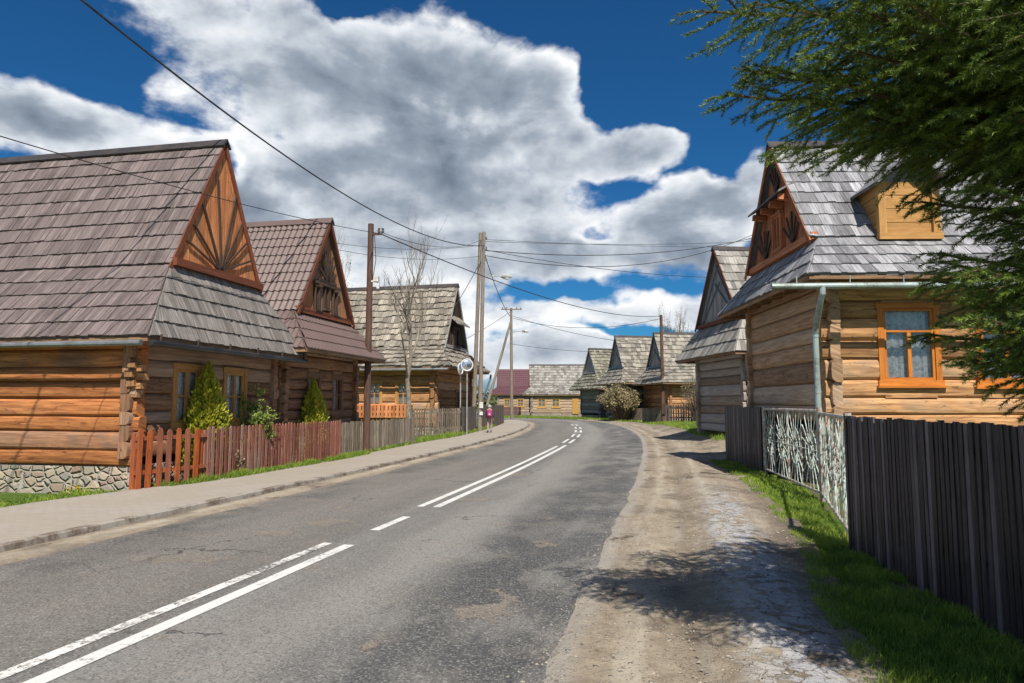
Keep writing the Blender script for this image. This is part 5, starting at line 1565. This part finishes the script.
per = empty('person', (px, py, .09), 0, 'child in dark jacket and grey cap with pink backpack walking away on the pavement', 'person')
H = 1.5
body_v = [(0, 0, .80), (0, .01, .95), (0, .015, 1.12), (0, .0, 1.22), (0, .01, 1.29), (0, .03, 1.36), (0, .035, 1.43),
          (.075, 0, .78), (.085, .12, .44), (.085, .06, .07), (.085, .17, .03),
          (-.075, 0, .78), (-.085, -.03, .43), (-.085, -.22, .12), (-.085, -.13, .03),
          (.14, 0, 1.19), (.19, -.06, .95), (.20, .02, .76), (.20, .05, .70),
          (-.14, 0, 1.19), (-.19, .05, .95), (-.20, .12, .77), (-.20, .14, .71)]
body_e = [(0, 1), (1, 2), (2, 3), (3, 4), (4, 5), (5, 6), (0, 7), (7, 8), (8, 9), (9, 10), (0, 11), (11, 12), (12, 13), (13, 14), (3, 15), (15, 16), (16, 17), (17, 18), (3, 19), (19, 20), (20, 21), (21, 22)]
rad = [.10, .095, .11, .09, .045, .085, .075, .075, .05, .032, .028, .075, .05, .032, .028, .048, .036, .025, .024, .048, .036, .025, .024]
bv = list(body_v); be = list(body_e); br_ = list(rad)
for hi in (18, 22):
    hp = Vector(body_v[hi]); sg = 1 if hi == 18 else -1
    for k in range(5):
        if k < 4:
            off_ = Vector((0, (k-1.5)*.014, -.02)); l1 = (.03, .036, .034, .026)[k]
            a = hp+off_; b_ = a+Vector((-sg*.006, .004, -l1)); 
        else:
            a = hp+Vector((-sg*.012, .022, .0)); b_ = a+Vector((-sg*.008, .014, -.028))
        i = len(bv); bv += [tuple(a), tuple(b_)]; be += [(hi, i), (i, i+1)]; br_ += [.008, .006]
bo = skin_fig('body', bv, be, br_, M['skin'], per)
i3 = [0, 1, 2, 3, 15, 16, 17, 19, 20, 21]
mp = {v_: k for k, v_ in enumerate(i3)}
skin_fig('jacket', [body_v[i] for i in i3], [(mp[a], mp[b_]) for a, b_ in body_e if a in mp and b_ in mp], [.13, .125, .135, .105, .06, .046, .034, .06, .046, .034], M['jacket'], per)
i3 = [0, 7, 8, 9, 11, 12, 13]; mp = {v_: k for k, v_ in enumerate(i3)}
skin_fig('leggings', [body_v[i] for i in i3], [(mp[a], mp[b_]) for a, b_ in body_e if a in mp and b_ in mp], [.115, .088, .06, .042, .088, .06, .042], M['trous'], per)
for nm, (x, y, z, ti) in (('shoe', (.085, .12, .045, 0)), ('shoe', (-.085, -.17, .075, -.45))):
    m = MB(); rt = Matrix.Rotation(ti, 3, 'X')
    m.tube([Vector((x, y, z))+rt @ Vector((0, k, w_)) for k, w_ in ((-.10, .0), (-.06, .01), (.02, .0), (.09, -.012), (.12, -.015))], [.022, .042, .042, .036, .018], 10); m.build(nm, M['shoe'], per)
m = MB(); m.tube([(0, .03, 1.375), (0, .03, 1.42), (0, .03, 1.47), (0, .03, 1.505), (0, .03, 1.52)], [.103, .108, .095, .055, .01], 16)
m.tube([(0, .12, 1.41), (0, .19, 1.40)], [.05, .03], 8); m.tube([(0, .03, 1.52), (0, .03, 1.545)], [.03, .01], 8); m.build('hat', M['cap'], per)
m = MB(); m.tube([(0, -.18, .86), (0, -.20, .92), (0, -.20, 1.08), (0, -.19, 1.2), (0, -.17, 1.26)], [.10, .145, .145, .125, .05], 14); bp = m.build('backpack', M['pink'], per)
m = MB(); m.tube([(0, -.32, .93), (0, -.33, .98), (0, -.32, 1.05)], [.06, .075, .05], 10); m.build('pocket', M['pinkl'], bp)
m = MB()
for s in (-1, 1): m.tube([(s*.09, -.12, 1.24), (s*.10, .02, 1.27), (s*.10, .13, 1.1), (s*.11, .05, .9), (s*.10, -.12, .88)], .016, 6)
m.build('strap', M['pinkl'], bp)

# ------------------------------------------------------------------ haze-free spring air; camera
cam = bpy.data.cameras.new('camera'); cam.lens = 36*F/1024; cam.sensor_width = 36; cam.clip_end = 3000; cam.clip_start = .05
co = bpy.data.objects.new('camera', cam); COL.objects.link(co); co.location = (0, 0, HCAM); co.rotation_euler = (math.pi/2+PITCH, 0, 0)
scene.camera = co
try:
    scene.cycles.max_bounces = 6; scene.cycles.diffuse_bounces = 3; scene.cycles.glossy_bounces = 3; scene.cycles.transparent_max_bounces = 8
except Exception: pass
w.cycles.sampling_method = 'MANUAL'; w.cycles.sample_map_resolution = 256
vs = scene.view_settings
vs.view_transform = 'Standard'; vs.look = 'None'; vs.exposure = 0.5; vs.gamma = 1.0; vs.use_curve_mapping = False
